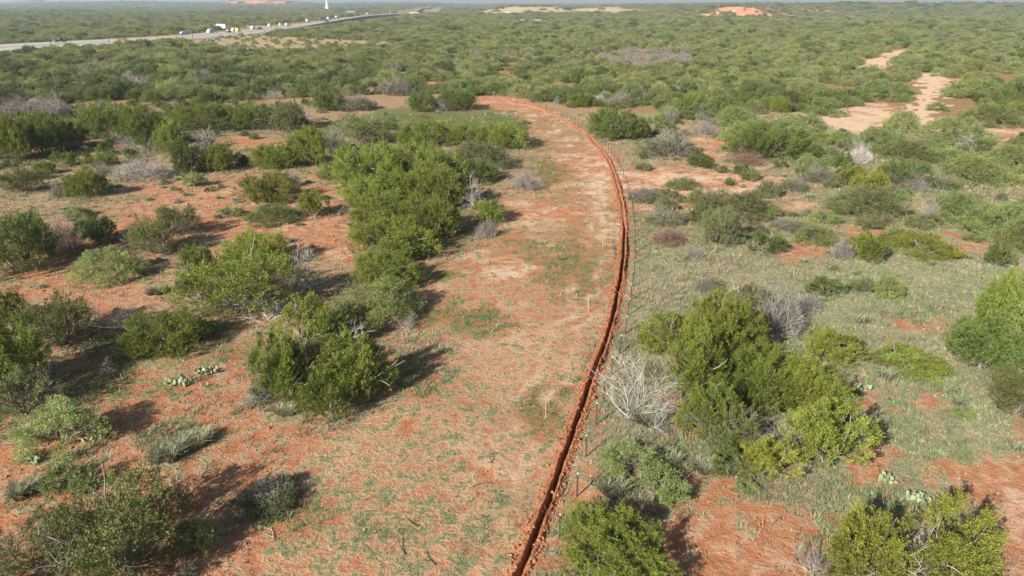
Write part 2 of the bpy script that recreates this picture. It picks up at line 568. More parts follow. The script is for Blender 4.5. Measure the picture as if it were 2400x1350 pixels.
def build_ground():
    r = [26.0]
    while r[-1] < 60: r.append(r[-1] + .8)
    while r[-1] < 150: r.append(r[-1] + .42)
    while r[-1] < 9200: r.append(r[-1] * 1.0095 + .1)
    r = np.array(r)
    s = np.linspace(-1.25, 1.25, 470)
    R, S = np.meshgrid(r, s, indexing='ij')
    X = S * R; Y = R - 40.0
    Z = gz(X, Y)
    near = (Y < 76) & (np.abs(X) < 20)
    d = np.full(X.shape, 99.0)
    d[near] = seg_dist(X[near], Y[near], TCOARSE)
    Z = Z - np.where(d < .36, 1.1, 0.0)
    ch, red, far, tan = cover(X, Y)
    nr, ns = X.shape
    i = np.arange(nr - 1)[:, None] * ns + np.arange(ns - 1)[None, :]
    F = np.stack([i, i + 1, i + ns + 1, i + ns], -1).reshape(-1, 4)
    me = mesh_np('ground', np.stack([X, Y, Z], -1), F, M_GROUND, smooth=True,
                 point_cols={'cover': ch.reshape(-1, 4)[:, :3], 'cover_far': np.stack([ch[..., 3], red, tan], -1).reshape(-1, 3)})
    tag(link_mesh('ground', me), kind='structure')


build_ground()


# ------------------------------------------------------------------ trench
def trench_material():
    m, nt, N, L, b = new_mat('fresh_dug_earth')
    geo = N.new('ShaderNodeNewGeometry')
    t = N.new('ShaderNodeTexNoise'); t.inputs['Scale'].default_value = 4.0; t.inputs['Detail'].default_value = 6
    L.new(geo.outputs['Position'], t.inputs['Vector'])
    cr = N.new('ShaderNodeValToRGB')
    cr.color_ramp.elements[0].position = .35; cr.color_ramp.elements[0].color = (.27, .105, .052, 1)
    cr.color_ramp.elements[1].position = .68; cr.color_ramp.elements[1].color = (.45, .205, .110, 1)
    L.new(t.outputs['Fac'], cr.inputs[0]); L.new(cr.outputs[0], b.inputs['Base Color'])
    b.inputs['Roughness'].default_value = .95; b.inputs['Specular IOR Level'].default_value = .05
    bm = N.new('ShaderNodeBump'); bm.inputs['Strength'].default_value = .9; bm.inputs['Distance'].default_value = .08
    t2 = N.new('ShaderNodeTexNoise'); t2.inputs['Scale'].default_value = 13; t2.inputs['Detail'].default_value = 5
    L.new(geo.outputs['Position'], t2.inputs['Vector'])
    L.new(t2.outputs['Fac'], bm.inputs['Height']); L.new(bm.outputs[0], b.inputs['Normal'])
    return m


M_TRENCH = trench_material()


def build_trench():
    _s = np.arange(len(TLINE)) * .16
    P = TLINE + np.c_[fbm(_s * .55, _s * 0 + 2.5, 97, 3) - .5, _s * 0] * .16
    T = np.gradient(P, axis=0); T /= np.hypot(T[:, 0], T[:, 1])[:, None]
    Nn = np.c_[T[:, 1], -T[:, 0]]                       # to the right of the line
    s = np.arange(len(P)) * 0.16
    Y = P[:, 1]
    shallow = sstep(58, 74, Y)[:, None]
    #         offset, height, wobble
    prof = [(-1.05, .012, 0), (-.78, .014, .05), (-.58, .016, .10), (-.48, .03, .10), (-.38, .09, .08), (-.27, .13, .07), (-.20, .11, .06), (-.172, .0, .05), (-.16, -.35, .03), (-.15, -.78, .02),
            (0, -.82, .04), (.15, -.78, .02), (.16, -.35, .03), (.178, .03, .05), (.215, .17, .06), (.28, .22, .08), (.37, .15, .09), (.46, .04, .10), (.57, .016, .10), (.78, .014, .05), (1.05, .012, 0)]
    V = []
    base = gz(P[:, 0], P[:, 1])
    grow = 1 + .0 * s
    for k, (u, h, wob) in enumerate(prof):
        n1 = fbm(s * 1.7, np.full_like(s, k * 1.3), 91, 4) - .5
        n2 = fbm(s * 4.6, np.full_like(s, k * 2.1), 92, 3) - .5
        big = fbm(s * .35, np.full_like(s, .3 if u < 0 else 7.0), 95, 2)
        uu = .80 * u + n1 * wob * 2.8 * (1 if abs(u) > .17 else .9)
        if abs(u) > .6: uu = u + 0 * s
        hh = np.full_like(s, h)
        if h > .02: hh = np.maximum(h * (-.15 + 2.0 * big) + n2 * .16 + n1 * .10, .012)
        sh = shallow[:, 0]
        if h < -.05: hh = hh * (1 - sh) + .012 * sh
        pos = P + Nn * (uu * grow)[:, None]
        V.append(np.c_[pos, base + hh])
    V = np.stack(V, 1)
    n, m = V.shape[:2]
    i = np.arange(n - 1)[:, None] * m + np.arange(m - 1)[None, :]
    F = np.stack([i, i + 1, i + m + 1, i + m], -1).reshape(-1, 4)
    flat = V.reshape(-1, 3)
    ch, red, far, tan = cover(flat[:, 0], flat[:, 1])
    me = mesh_np('trench', V, F, M_TRENCH, smooth=True, point_cols={'cover': ch[:, :3], 'cover_far': np.stack([ch[:, 3], red, tan], -1)})
    me.materials.append(M_GROUND)
    col = np.tile(np.arange(m - 1), n - 1)
    me.polygons.foreach_set('material_index', ((col < 2) | (col >= m - 3)).astype(np.int32))
    o = link_mesh('trench', me)
    tag(o, kind='structure')


build_trench()

# ------------------------------------------------------------------ highway
M_ROAD = plain('pale_concrete', (.36, .335, .29), .85, .1, .15)
M_VERGE = plain('dry_verge', (.20, .19, .12), .95, .2, .4)
M_PAINT = plain('road_paint', (.75, .74, .68), .7, .05, 2)
ROAD_LOW = [(-420, 160), (-200, 140), (0, 121), (120, 114), (257, 106), (350, 98), (450, 92), (533, 86), (600, 79), (660, 70), (720, 62), (800, 51.5), (870, 43), (930, 36.5), (975, 31), (995, 26), (1012, 21.5)]
ROAD_TOP = [(-420, 136), (-200, 121), (0, 106.5), (133, 99.5), (300, 91.5), (400, 86), (470, 80.5), (533, 75), (633, 65.5), (700, 58), (800, 47.5), (870, 40), (930, 34), (975, 29), (995, 24.4), (1012, 20.2)]


def road_rail(pts):
    return smooth_line([ground_at(*p)[:2] for p in pts], 12.0)


def rail_at(rail, k):
    d = np.r_[0, np.cumsum(np.hypot(*np.diff(rail, axis=0).T))]
    s = k * d[-1]
    return np.c_[np.interp(s, d, rail[:, 0]), np.interp(s, d, rail[:, 1])]


_k = np.linspace(0, 1, 260)
R_LOW, R_TOP = rail_at(road_rail(ROAD_LOW), _k), rail_at(road_rail(ROAD_TOP), _k)


def road_lift(Y):
    """height of the carriageway on its embankment"""
    return .42 + 3.2 * sstep(650, 1200, np.asarray(Y, float))


def road_strip(name, a, b, z, mat, kind='structure', thick=0.0):
    A = R_LOW + (R_TOP - R_LOW) * a
    B = R_LOW + (R_TOP - R_LOW) * b
    zz = gz((A[:, 0] + B[:, 0]) / 2, (A[:, 1] + B[:, 1]) / 2)
    z = z + road_lift((R_LOW[:, 1] + R_TOP[:, 1]) / 2)
    V = np.stack([np.c_[A, gz(A[:, 0], A[:, 1]) * .5 + zz * .5 + z], np.c_[B, gz(B[:, 0], B[:, 1]) * .5 + zz * .5 + z]], 1)
    i = np.arange(len(A) - 1)[:, None] * 2
    F = np.c_[i, i + 2, i + 3, i + 1]
    return tag(link_mesh(name, mesh_np(name, V, F, mat)), kind=kind)


road_strip('road_verge', -.12, 1.12, -.07, M_VERGE)
road_strip('highway', .0, .44, .0, M_ROAD)
road_strip('highway', .54, 1.0, .0, M_ROAD)
def embankment():
    """grassy side slopes that carry the road above the plain"""
    for side, a0 in ((R_LOW, -.12), (R_TOP, 1.12)):
        edge = R_LOW + (R_TOP - R_LOW) * a0
        out = edge + (edge - (R_LOW + R_TOP) / 2) / np.maximum(np.linalg.norm(edge - (R_LOW + R_TOP) / 2, axis=1), .1)[:, None] * 9.0
        A_, B_ = R_LOW + (R_TOP - R_LOW) * -.12, R_LOW + (R_TOP - R_LOW) * 1.12
        zz = gz((A_[:, 0] + B_[:, 0]) / 2, (A_[:, 1] + B_[:, 1]) / 2)
        top = gz(edge[:, 0], edge[:, 1]) * .5 + zz * .5 - .075 + road_lift((R_LOW[:, 1] + R_TOP[:, 1]) / 2)
        V = np.stack([np.c_[edge, top], np.c_[out, gz(out[:, 0], out[:, 1]) - .3]], 1)
        i = np.arange(len(edge) - 1)[:, None] * 2
        tag(link_mesh('road_embankment', mesh_np('road_embankment', V, np.c_[i, i + 2, i + 3, i + 1], M_VERGE)), kind='structure')


embankment()
for a in (.06, .37, .6, .94):
    road_strip('road_marking', a, a + .006, .006, M_PAINT)


def road_point(px, py):
    X, Y, t = ground_at(px, py)
    mid = (R_LOW + R_TOP) / 2
    i = int(np.argmin(np.hypot(mid[:, 0] - X, mid[:, 1] - Y)))
    i = min(max(i, 1), len(mid) - 2)
    d = mid[i + 1] - mid[i - 1]
    return X, Y, gz1(X, Y) + .01 + float(road_lift(Y)), math.atan2(d[1], d[0])


# mesa on the skyline, far left
def build_mesa():
    x0, y0 = -3900, 5900
    nx, ny = 90, 30
    u = np.linspace(-1, 1, nx); v = np.linspace(-1, 1, ny)
    U, W = np.meshgrid(u, v, indexing='ij')
    n = fbm(U * 6, W * 6, 131, 4) - .5
    rad = np.hypot(U, W * 1.0) + n * .12
    h = 62 * sstep(.52, .34, rad) + 34 * sstep(1.0, .38, rad)
    X = x0 + U * 285; Y = y0 + W * 240
    i = np.arange(nx - 1)[:, None] * ny + np.arange(ny - 1)[None, :]
    F = np.stack([i, i + ny, i + ny + 1, i + 1], -1).reshape(-1, 4)
    m = plain('mesa_rock_and_scrub', (.13, .14, .09), .95, .25, .02)
    o = link_mesh('mesa', mesh_np('mesa', np.stack([X, Y, h - 6 + gz(X, Y)], -1), F, m, smooth=True))
    tag(o, kind='structure')


build_mesa()

# ------------------------------------------------------------------ plant builders (numpy)
def norm(v):
    return v / np.maximum(np.linalg.norm(v, axis=-1, keepdims=True), 1e-9)


def sprays(rng, P, D, L, rad, k, ll, lw, tint):
    """k small leaf faces along each tapering spray"""
    n = len(P)
    t = rng.random((n, k)) ** .85
    rv = norm(rng.normal(size=(n, k, 3)))
    perp = norm(rv - (rv * D[:, None]).sum(-1, keepdims=True) * D[:, None])
    rr = rad * (1 - .75 * t) * np.sqrt(rng.random((n, k)))
    pos = P[:, None] + D[:, None] * (L[:, None] * t)[..., None] + perp * rr[..., None]
    d = norm(D[:, None] + perp * .75 + rng.normal(size=(n, k, 3)) * .35)
    side = norm(np.cross(d, norm(rng.normal(size=(n, k, 3)))))
    sz = .7 + .6 * rng.random((n, k, 1))
    a = pos; c = pos + d * ll * sz
    m = pos + d * ll * sz * .45
    b = m + side * lw * sz; e = m - side * lw * sz
    V = np.stack([a, b, c, e], 2).reshape(-1, 3)
    F = np.arange(len(V)).reshape(-1, 4)
    tt = np.clip(tint[:, None] + rng.normal(size=(n, k)) * .12, 0, 1).ravel()
    return V, F, tt


def tubes_np(paths, sides=4):
    """paths: list of (points (n,3), radii (n,), tint)"""
    Vs, Fs, T = [], [], []
    base = 0
    for pts, rad, ti in paths:
        pts = np.asarray(pts, float)
        n = len(pts)
        d = norm(np.gradient(pts, axis=0))
        ref = np.array([.3, .2, 1.0]) if abs(d[0][2]) < .9 else np.array([1.0, .3, .1])
        s = norm(np.cross(d, ref)); u = np.cross(d, s)
        ang = np.arange(sides) * 2 * np.pi / sides
        ring = s[:, None] * np.cos(ang)[None, :, None] + u[:, None] * np.sin(ang)[None, :, None]
        V = pts[:, None] + ring * np.asarray(rad)[:, None, None]
        i = np.arange(n - 1)[:, None] * sides + np.arange(sides)[None, :]
        j = np.arange(n - 1)[:, None] * sides + (np.arange(sides) + 1)[None, :] % sides
        F = np.stack([i, j, j + sides, i + sides], -1).reshape(-1, 4) + base
        Vs.append(V.reshape(-1, 3)); Fs.append(F); T.append(np.full(len(F), ti))
        base += n * sides
    return np.concatenate(Vs), np.concatenate(Fs), np.concatenate(T)


def branch_paths(rng, start, d, length, r, depth, out, spread=.75, up=.15, kids=(2, 4), droop=0.0):
    n = 5
    pts = [np.array(start, float)]
    dd = np.array(d, float)
    for i in range(n - 1):
        dd = norm(dd + rng.normal(size=3) * .16 + np.array([0, 0, up - droop * i / n]))
        pts.append(pts[-1] + dd * length / (n - 1))
    out.append((np.array(pts), np.linspace(r, r * .5, n), rng.random()))
    if depth > 0:
        for k in range(rng.integers(kids[0], kids[1] + 1)):
            i = rng.integers(1, n)
            nd = norm(dd + rng.normal(size=3) * spread)
            branch_paths(rng, pts[i], nd, length * rng.uniform(.5, .78), r * .55, depth - 1, out, spread, up, kids, droop)


def trunk_mesh(name, seed, w, h, stems, depth=1, r0=.05, low=.0):
    rng = np.random.default_rng(seed)
    out = []
    for k in range(stems):
        a = 2 * np.pi * (k + rng.random() * .7) / stems
        lean = rng.uniform(.25, .95)
        d = norm(np.array([math.cos(a) * lean, math.sin(a) * lean, 1.0]))
        L = min(h * .68, w * .55) * rng.uniform(.7, 1.05)
        branch_paths(rng, (math.cos(a) * .08, math.sin(a) * .08, -.12), d, L, r0 * rng.uniform(.7, 1.2), depth, out, .7, .03, (2, 4))
    # bare grey twigs on the skirt
    for k in range(int(stems * low)):
        a = rng.random() * 6.283
        d = norm(np.array([math.cos(a), math.sin(a), rng.uniform(.05, .5)]))
        branch_paths(rng, (math.cos(a) * .1, math.sin(a) * .1, .1), d, w * rng.uniform(.35, .52), r0 * .4, 2, out, .6, .02, (2, 4))
    V, F, T = tubes_np(out, 4)
    return mesh_np(name, V, F, M_TWIG, {'tint': T})


def juniper_crown(seed, w, h, lobes, per, k=33, ll=.082, lw=.0145, open_=0.0):
    """dense upright plumes of scale-leaf sprays on several leaning lobes"""
    rng = np.random.default_rng(seed)
    R = w / 2
    Ps, Ds, Ls, Ts = [], [], [], []
    for i in range(lobes):
        a = 2.399 * i + rng.uniform(-.5, .5)
        rr = R * .80 * math.sqrt((i + .35) / lobes) * rng.uniform(.82, 1.12)
        top = h * (1.0 - .42 * (rr / R) ** 1.6) * rng.uniform(.74, 1.10)
        lr = R * rng.uniform(.8, 1.25) * {0: .40, 1: .27, 2: .20}[(lobes > 7) + (lobes > 20)]
        bot = max(.0, h * rng.uniform(-.06, .10) * (1 if rr > R * .4 else 1.8))
        cz = (top + bot) / 2; hz = (top - bot) / 2
        n = int(per * 1.72 * rng.uniform(.8, 1.2))
        nv = norm(rng.normal(size=(n, 3)))
        nv[:, 2] = np.where(nv[:, 2] < -.88, -nv[:, 2], nv[:, 2])
        rad = rng.uniform(.62, 1.0, (n, 1)) ** .7
        # lumpy lobe surface
        lump = 1 + .22 * np.sin(nv[:, :1] * 5 + i) * np.cos(nv[:, 1:2] * 6 + 2 * i)
        taper = 1 - .45 * np.clip(nv[:, 2:3], 0, 1)
        p = np.c_[nv[:, :2] * lr * rad * lump * taper, nv[:, 2:3] * hz * rad * lump]
        p += np.array([math.cos(a) * rr, math.sin(a) * rr, cz])
        outw = np.array([math.cos(a), math.sin(a), 0]) * .35
        d = norm(nv * np.array([.7, .7, .35]) + outw + np.array([0, 0, .85]) + rng.normal(size=(n, 3)) * .22)
        hole = vnoise(p[:, 0] * 2.0 + p[:, 2] * 1.0, p[:, 1] * 2.0 - p[:, 2] * 1.2, seed * 7)
        keep = (rng.random(n) > open_ * (p[:, 2] < h * .45)) & (hole > .40)
        p, d = p[keep], d[keep]
        p[:, 2] = np.maximum(p[:, 2], .02)
        Ps.append(p); Ds.append(d)
        Ls.append(rng.uniform(.24, .55, len(p)) * (.62 + .07 * w)); Ts.append(np.clip(rng.normal(.5, .2, len(p)) + rng.normal() * .12, 0, 1))
    P = np.concatenate(Ps); D = np.concatenate(Ds); L = np.concatenate(Ls); T = np.concatenate(Ts)
    V, F, tt = sprays(rng, P, D, L, .058 + .007 * w, k, ll, lw, T)
    V[:, 2] = np.maximum(V[:, 2], .0)
    return mesh_np('juniper_crown', V, F, M_LEAF, {'tint': tt})


def mesquite_crown(seed, w, h, clumps, per, k=22, ll=.09, lw=.0145, flat=.62):
    """loose feathery canopy: many small leaf clouds over an open dome"""
    rng = np.random.default_rng(seed)
    R = w / 2
    Ps, Ds, Ts = [], [], []
    for i in range(clumps):
        th = rng.random() * 6.283
        q = math.sqrt(rng.random())
        rr = R * .9 * q
        zt = h * (1 - .55 * q ** 2.2) * rng.uniform(.78, 1.05)
        z = zt - abs(rng.normal()) * h * .16
        if rng.random() < .22:
            z = h * rng.uniform(.12, .5); rr = R * rng.uniform(.6, .95)
        c = np.array([math.cos(th) * rr, math.sin(th) * rr, max(z - .15 * h, .12)])
        cr = R * rng.uniform(.13, .25)
        n = int(per * rng.uniform(.6, 1.3))
        nv = norm(rng.normal(size=(n, 3)))
        p = c + nv * np.array([1, 1, flat]) * cr * rng.random((n, 1)) ** .45
        d = norm(nv * .8 + np.array([math.cos(th) * .5, math.sin(th) * .5, .25]) + rng.normal(size=(n, 3)) * .4)
        Ps.append(p); Ds.append(d); Ts.append(np.clip(rng.normal(.5, .17, n) + rng.normal() * .16, 0, 1))
    P = np.concatenate(Ps); D = np.concatenate(Ds); T = np.concatenate(Ts)
    P[:, 2] = np.maximum(P[:, 2], .05)
    V, F, tt = sprays(rng, P, D, rng.uniform(.2, .42, len(P)) * (.7 + .07 * w), .10 + .01 * w, k, ll, lw, T)
    V[:, 2] = np.maximum(V[:, 2], .0)
    return mesh_np('mesquite_crown', V, F, M_MESQ, {'tint': tt})


def twig_mound(seed, w, h, n, tw=.012, ll=.75):
    """a leafless thicket of thin stiff twigs"""
    rng = np.random.default_rng(seed)
    R = w / 2
    th = rng.random(n) * 6.283; q = np.sqrt(rng.random(n)) * .95
    lump = .55 + .9 * vnoise(np.cos(th) * 1.6 + 5, np.sin(th) * 1.6 + q * 1.2, seed)
    z = h * np.sqrt(np.clip(1 - q ** 2, 0.03, 1)) * rng.uniform(.2, 1.0, n) * lump
    p = np.c_[np.cos(th) * q * R * lump ** .5, np.sin(th) * q * R * lump ** .5, z]
    d = norm(p / np.array([R, R, h]) * np.array([1, 1, .7]) + np.array([0, 0, .35]) + rng.normal(size=(n, 3)) * .55)
    L = rng.uniform(.4, 1.0, (n, 1)) * ll * min(1, w / 3 + .35)
    a = p - d * L * .6
    a[:, 2] = np.maximum(a[:, 2], 0.02)
    b = p + d * L * .4
    b[:, 2] = np.maximum(b[:, 2], .01)
    s = norm(np.cross(d, norm(rng.normal(size=(n, 3))))) * tw
    V = np.stack([a - s, a + s, b + s * .45, b - s * .45], 1).reshape(-1, 3)
    F = np.arange(len(V)).reshape(-1, 4)
    return mesh_np('twig_thicket', V, F, M_TWIG, {'tint': np.clip(rng.normal(.5, .25, n), 0, 1)})


def dead_tree_mesh(seed, size, lean=(0, 0, 1), stems=7, depth=3, up=.06, sprd=.6, thick=.032):
    rng = np.random.default_rng(seed)
    out = []
    for k in range(stems):
        d = norm(np.array(lean, float) + rng.normal(size=3) * .55)
        d[2] = max(d[2], .08)
        branch_paths(rng, rng.normal(size=3) * np.array([.12, .12, 0]) * size * .3 + np.array([0, 0, -.05]), d, size * rng.uniform(.45, .75), thick * size ** .5, depth, out, sprd, up, (3, 5))
    for pts, rad, ti in out:
        pts[:, 2] = np.maximum(pts[:, 2], -.06)
    V, F, T = tubes_np(out, 3)
    return mesh_np('dead_branches', V, F, M_TWIG, {'tint': T})


def bunch_mesh(seed, w, h, n, droop=.8):
    """a big clump of arching grass blades"""
    rng = np.random.default_rng(seed)
    th = rng.random(n) * 6.283; q = np.sqrt(rng.random(n))
    nc = 9                                                     # several ragged tufts, not one cushion
    ca = rng.random(nc) * 6.283; cq = np.sqrt(rng.random(nc)) * w * .34
    who = rng.integers(0, nc, n)
    base = np.c_[np.cos(ca[who]) * cq[who] + np.cos(th) * q * w * .09, np.sin(ca[who]) * cq[who] + np.sin(th) * q * w * .09, np.zeros(n)]
    out = np.c_[np.cos(th + rng.normal(size=n) * .7), np.sin(th + rng.normal(size=n) * .7), np.zeros(n)]
    L = h * rng.uniform(.45, 1.15, (n, 1)) * rng.uniform(.55, 1.1, nc)[who][:, None]
    lean = (.25 + .6 * q[:, None]) * rng.uniform(.5, 1.3, (n, 1))
    mid = base + out * lean * L * .35 + np.array([0, 0, 1]) * L * .62
    tip = base + out * lean * L * .95 + np.array([0, 0, 1]) * L * (1 - .35 * droop * lean)
    s = np.c_[-out[:, 1], out[:, 0], np.zeros(n)] * rng.uniform(.008, .018, (n, 1))
    V = np.stack([base - s, base + s, mid + s * .8, mid - s * .8, tip], 1).reshape(-1, 3)
    i = np.arange(n)[:, None] * 5
    F = np.concatenate([np.c_[i, i + 1, i + 2, i + 3], np.c_[i + 3, i + 2, i + 4, i + 4]])
    # second set as triangles folded into quads would be degenerate: build triangles only
    F3 = np.concatenate([np.c_[i, i + 1, i + 2], np.c_[i, i + 2, i + 3], np.c_[i + 3, i + 2, i + 4]])
    t = np.clip(rng.normal(.5, .25, n), 0, 1)
    return mesh_np('grass_blades', V, F3, M_MESQ, {'tint': np.r_[t, t, t]})


# prototypes ---------------------------------------------------------
PROTO = {}


def proto(kind, w, h, parts):
    PROTO.setdefault(kind, []).append((w, h, parts))


for sd, w, h, lb, per in ((11, 1.7, 1.5, 6, 42), (12, 1.9, 1.3, 7, 38), (13, 3.4, 2.6, 15, 62), (14, 3.8, 2.4, 17, 58), (15, 3.6, 3.0, 15, 66),
                          (16, 3.2, 2.2, 13, 62), (17, 6.0, 3.6, 34, 76), (18, 6.4, 3.2, 38, 72), (19, 5.6, 3.8, 31, 80)):
    proto('juniper', w, h, [('crown', juniper_crown(sd, w, h, lb, per)), ('trunk', trunk_mesh('juniper_trunk', sd, w, h, min(9, 4 + lb // 3), 1, .045, .5))])
for sd, w, h, lb, per in ((21, 3.6, 2.6, 14, 44), (22, 4.6, 3.0, 20, 46)):
    proto('olive', w, h, [('crown', juniper_crown(sd, w, h, lb, per, 30, .082, .0135, .40)), ('trunk', trunk_mesh('juniper_trunk', sd, w, h, 10, 2, .05, 1.2))])
for sd, w, h, cl, per in ((31, 1.5, 1.3, 16, 16), (32, 1.8, 1.2, 18, 16), (33, 3.8, 2.6, 40, 30), (34, 4.4, 2.8, 50, 30), (35, 4.2, 2.4, 44, 32), (36, 5.4, 3.0, 64, 32)):
    proto('mesquite', w, h, [('crown', mesquite_crown(sd, w, h, cl, per)), ('trunk', trunk_mesh('mesquite_trunk', sd, w, h, 5, 2, .05, .2))])
for sd, w, h, n in ((41, 1.5, .9, 330), (42, 2.6, 1.4, 800), (43, 4.0, 1.9, 1300)):
    proto('twiggy', w, h, [('twigs', twig_mound(sd, w, h, n)), ('stem', dead_tree_mesh(sd + 300, w * .72, (0, 0, .75), 11, 3, .05, .6, .013))])
for sd, w, h, n, per in ((51, 2.0, 1.4, 700, 10), (52, 3.6, 2.0, 1800, 16)):
    proto('scrub', w, h, [('crown', mesquite_crown(sd, w, h, 26, per, 14, .11, .02)), ('twigs', twig_mound(sd + 5, w * .96, h * .92, n))])
for sd, sz in ((61, 2.0), (62, 2.4), (63, 2.2)):
    proto('dead', sz * 1.5, sz * .95, [('branches', dead_tree_mesh(sd, sz))])
for sd, w, h, n in ((71, 1.0, .65, 620), (72, 1.6, .7, 1300)):
    proto('bunch', w, h, [('blades', bunch_mesh(sd, w, h, n))])

TONE = {  # object colours (leaf, twig)
    'j': ((.135, .188, .032), (.27, .24, .215)), 'jd': ((.088, .132, .032), (.22, .195, .17)), 'jy': ((.165, .205, .036), (.27, .24, .21)),
    'o': ((.118, .145, .045), (.22, .195, .17)), 'm': ((.170, .230, .075), (.15, .12, .10)), 'mp': ((.235, .290, .105), (.17, .14, .115)),
    'mo': ((.145, .178, .072), (.16, .135, .115)), 'g': ((.215, .195, .175), (.24, .215, .195)), 'gp': ((.33, .30, .28), (.30, .27, .25)),
    's': ((.150, .175, .085), (.20, .175, .155)), 'w': ((.46, .43, .40), (.46, .43, .40)), 'b': ((.27, .29, .18), (.2, .2, .1)), 'br': ((.21, .125, .105), (.20, .12, .10)),
}
KIND = {  # prototype family, object name, category
    'J': ('juniper', 'juniper_bush', 'juniper'), 'O': ('olive', 'juniper_bush', 'juniper'), 'M': ('mesquite', 'mesquite_bush', 'mesquite'),
    'G': ('twiggy', 'leafless_shrub', 'shrub'), 'S': ('scrub', 'scrub_bush', 'shrub'), 'W': ('dead', 'dead_bush', 'dead bush'), 'B': ('bunch', 'bunch_grass', 'bunch grass'),
}
GROUPS = {'J': 'juniper bushes on the red plain', 'O': 'juniper bushes on the red plain', 'M': 'mesquite bushes on the plain', 'G': 'leafless grey shrubs',
          'S': 'half-leafy scrub bushes', 'W': 'dead grey bushes', 'B': 'clumps of bunch grass'}
PRNG = random.Random(5)
SPOTS = []                                # x, y, radius of each placed plant
PLACED = {}


def plant(fam_key, tone, X, Y, w, h, label, group=None, parts=True, rz=None, leafcol=None):
    fam, name, cat = KIND[fam_key]
    opts = PROTO[fam]
    best = sorted(range(len(opts)), key=lambda i: abs(math.log(opts[i][0] / w)) + .5 * abs(math.log(opts[i][1] / opts[i][0] * w / h)) + PRNG.random() * .35)[0]
    pw, ph, pl = opts[best]
    rz = PRNG.uniform(0, 6.283) if rz is None else rz
    z = gz1(X, Y)
    el = PRNG.uniform(.86, 1.16)
    sc = (w / pw * el, w / pw / el, h / ph)
    lc, tc = TONE[tone]
    if parts:
        root = empty(name, (X, Y, z), rz)
        root.scale = sc
        for nm, me in pl:
            o = link_mesh(nm, me, root)
            o.color = (*(lc if nm in ('crown', 'blades') else tc), 1)
        PLACED.setdefault((fam, best), root)
    else:
        root = link_mesh(name, pl[0][1], None, (X, Y, z))
        root.rotation_euler = (0, 0, rz); root.scale = sc
        root.color = (*lc, 1)
    tag(root, label, cat, group or GROUPS[fam_key])
    SPOTS.append((X, Y, w / 2))
    return root


def plant_px(fam_key, tone, cx, by, wpx, ty, label, group=None):
    """cx: centre column, by: row of the front foot, wpx: width, ty: row of the top, all in the photograph"""
    _, Yf, t = ground_at(cx, by)
    w = wpx * t / 1600 * (1.0 if fam_key in 'GWB' else 1.22)
    depth = w * .40
    Y = Yf + depth
    sl = (cx - 1200) / 1600
    X = sl * (Y * CP + CAM_H * SP)
    h = height_for(ty, Y) * (1.1 if fam_key in 'JO' else 1.0)
    lo = .28 if fam_key in 'GB' else .38
    h = max(min(h, (w * 1.25 + .3) if fam_key != 'B' else w * .42), w * lo)
    return plant(fam_key, tone, X, Y, w, h, label, group)

